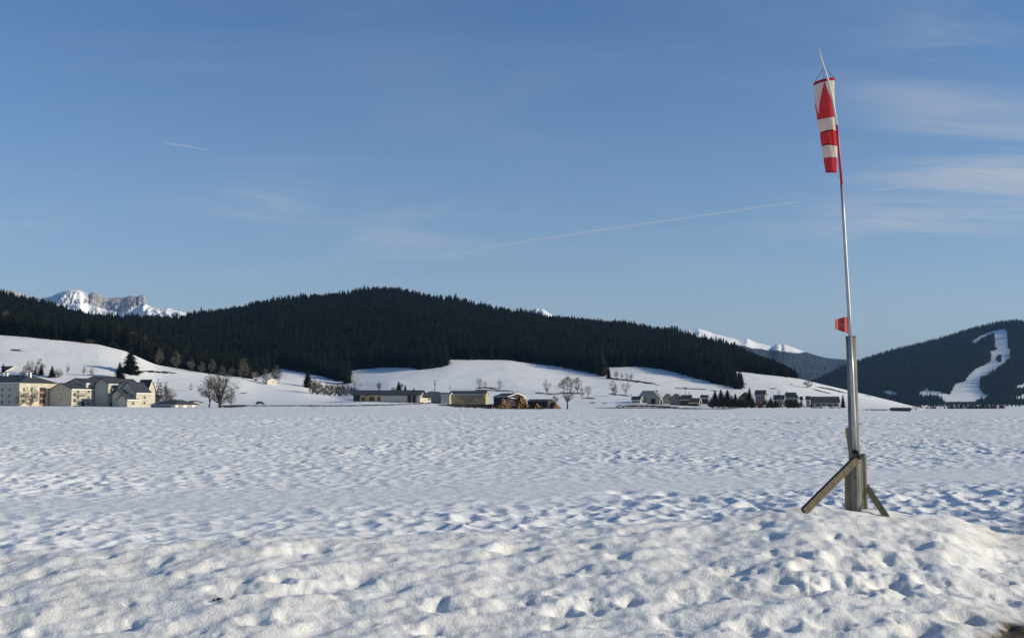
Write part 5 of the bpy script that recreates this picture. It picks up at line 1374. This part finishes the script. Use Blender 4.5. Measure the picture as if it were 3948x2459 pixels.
# faint dark print running down the right-hand white gore
m_ = MB(); g = random.Random(4)
for v, s in ((352, 5), (366, 7), (381, 6), (394, 8), (409, 5), (420, 7)):
    a = R(-24 + g.uniform(-3, 3)); rr = float(hwp(v)) * kS * 1.07
    for q in range(2):
        aa = a + R(g.uniform(-7, 7)); v2_ = v + g.uniform(-4, 4)
        p = np.array(Wl(float(cen(v2_)), v2_, 0.06)) + np.array((math.cos(aa) * rr, math.sin(aa) * rr * .82, 0))
        t_ = np.array((-math.sin(aa), math.cos(aa) * .82, 0)); up_ = np.array((0, 0, 1.0)); nn = np.array((math.cos(aa), math.sin(aa), 0)) * .003
        c_, d_ = t_ * kS * s * .5, up_ * kS * s * g.uniform(.25, .6)
        m_.add([p + nn - c_ - d_, p + nn + c_ - d_ * .3, p + nn + c_ * .8 + d_, p + nn - c_ * .6 + d_ * .4], [(0, 1, 2, 3)])
m_.obj('lettering', M_STRAP, sock)
# bent red plate on the mast
M_RPL = mat('red_plate_paint', (0.40, 0.038, 0.025), 0.45, 0.12, 12.0, spec=0.4)
m_ = MB()
def plate(pts):
    f = [Wl(u, v, dy) for u, v, dy in pts]; b_ = [Wl(u + .6, v, dy + .012) for u, v, dy in pts]; n_ = len(pts)
    m_.add(f + b_, [tuple(range(n_))[::-1], tuple(range(n_, 2 * n_))] + [(i, (i + 1) % n_, (i + 1) % n_ + n_, i + n_) for i in range(n_)])
plate([(3220.5, 1231.5, -0.14), (3257, 1222, -0.08), (3257, 1281, -0.08), (3220.5, 1269, -0.14)])
plate([(3257, 1222, -0.08), (3274, 1220, 0.02), (3274, 1287, 0.02), (3257, 1281, -0.08)])
plate([(3219, 1231.5, -0.10), (3220.5, 1231.5, -0.14), (3220.5, 1269, -0.14), (3219, 1269, -0.10)])
pl_ = m_.obj('red_plate', M_RPL, ws)
m_ = MB(); g = random.Random(9)
for q in range(9):
    u, v = g.uniform(3239, 3256), g.uniform(1247, 1263); s = g.uniform(1.2, 3.4); dy = -0.14 + 0.06 * (u - 3220.5) / 36.5 - .002
    m_.add([Wl(u - s, v + .6, dy - .002), Wl(u + s, v - .9, dy - .002), Wl(u + s * .8, v + .1, dy - .002), Wl(u - s * .7, v + 1.4, dy - .002)], [(0, 1, 2, 3)])
m_.obj('scratched_print', M_MWHITE, pl_)

# ------------------------------------------------------------------ small things in the snow
x_, y_, z_ = ground_at(853, 2324, 5, 20)
m_ = MB(); g = random.Random(2)
for q in range(5):
    a = np.array((g.uniform(-.05, .05), g.uniform(-.03, .03), .012)); b_ = a + np.array((g.uniform(-.06, .06), g.uniform(-.03, .03), g.uniform(.0, .03)))
    m_.tube([a, (a + b_) / 2 + np.array((0, 0, .012)), b_], [.014, .018, .008], 6)
o = m_.obj('dirt_clod', mat('dark_soil', (0.03, 0.02, 0.013), 0.9, .3, 20)); o.location = (x_, y_, z_); o.scale = (.55, .55, .55); tag(o, 'small dark clod of earth lying on the snow bank', 'clod')
# dry grass by the road, lower right
m_ = MB(); g = random.Random(6)
for q in range(5200):
    u = g.uniform(3760, 4120); v = g.uniform(2395, 2560)
    if ((u - 4010) / 240) ** 2 + ((v - 2490) / 100) ** 2 > 0.9 * g.uniform(.5, 1.1): continue
    x_, y_, z_ = ground_at(u, v, 5, 20); x_ += g.uniform(-.01, .01); y_ += g.uniform(-.02, .02)
    a = g.random() * 6.28; L = g.uniform(.012, .04); w_ = .0025
    m_.add([(x_ - w_, y_, z_ - .005), (x_ + w_, y_, z_ - .005), (x_ + math.cos(a) * L * .8, y_ + math.sin(a) * L * .8, z_ + L * .3)], [(0, 1, 2)])
o = m_.obj('dry_grass', mat('dry_grass', (0.13, 0.085, 0.035), 0.9, .4, 15)); o['kind'] = 'stuff'
o['label'] = 'flattened dry grass showing through at the road edge'

# ------------------------------------------------------------------ contrails, high above the haze
def contrail(label, pts, r_px, dens, Y=32000):
    m_ = MB(); n_ = len(pts)
    m_.tube([P(u, v, Y) for u, v in pts], [r_px[i] * mpp(Y) for i in range(n_)], 14)
    m = bpy.data.materials.new('contrail_ice'); m.use_nodes = True
    n, l = m.node_tree.nodes, m.node_tree.links
    n.remove(n['Principled BSDF'])
    pv_ = n.new('ShaderNodeVolumePrincipled'); pv_.inputs['Color'].default_value = (1, 1, 1, 1); pv_.inputs['Density'].default_value = dens
    l.new(pv_.outputs[0], n['Material Output'].inputs['Volume'])
    o = m_.obj('contrail', m, smooth=True)
    tag(o, label, 'contrail')
contrail('short bright contrail alone in the upper left sky', [(620, 548), (660, 556), (730, 566), (810, 580)], [0.8, 3.0, 3.4, 1.4], 0.012)
contrail('long faint contrail slanting up towards the windsock', [(1560, 1010), (1740, 983), (1974, 940), (2220, 903), (2494, 862), (2760, 824), (3031, 784), (3120, 775)], [1, 4, 6, 6.5, 6, 5.5, 5, 1], 0.0045)
contrail('small broken contrail right of the mast', [(3350, 731), (3390, 732), (3420, 728), (3460, 720), (3515, 717)], [1, 4.5, 3, 5, 1], 0.0035)

# ------------------------------------------------------------------ haze
m_ = MB(); m_.box(-24000, 24000, -600, 23000, -40, 790)
m = bpy.data.materials.new('haze'); m.use_nodes = True
n, l = m.node_tree.nodes, m.node_tree.links
n.remove(n['Principled BSDF'])
pv_ = n.new('ShaderNodeVolumePrincipled'); pv_.inputs['Color'].default_value = (0.30, 0.57, 0.97, 1); pv_.inputs['Density'].default_value = 4.2e-5
pv_.inputs['Anisotropy'].default_value = 0.2
l.new(pv_.outputs[0], n['Material Output'].inputs['Volume'])
hz_ = m_.obj('haze', m); hz_['kind'] = 'stuff'; hz_['label'] = 'thin blue winter haze filling the valley'
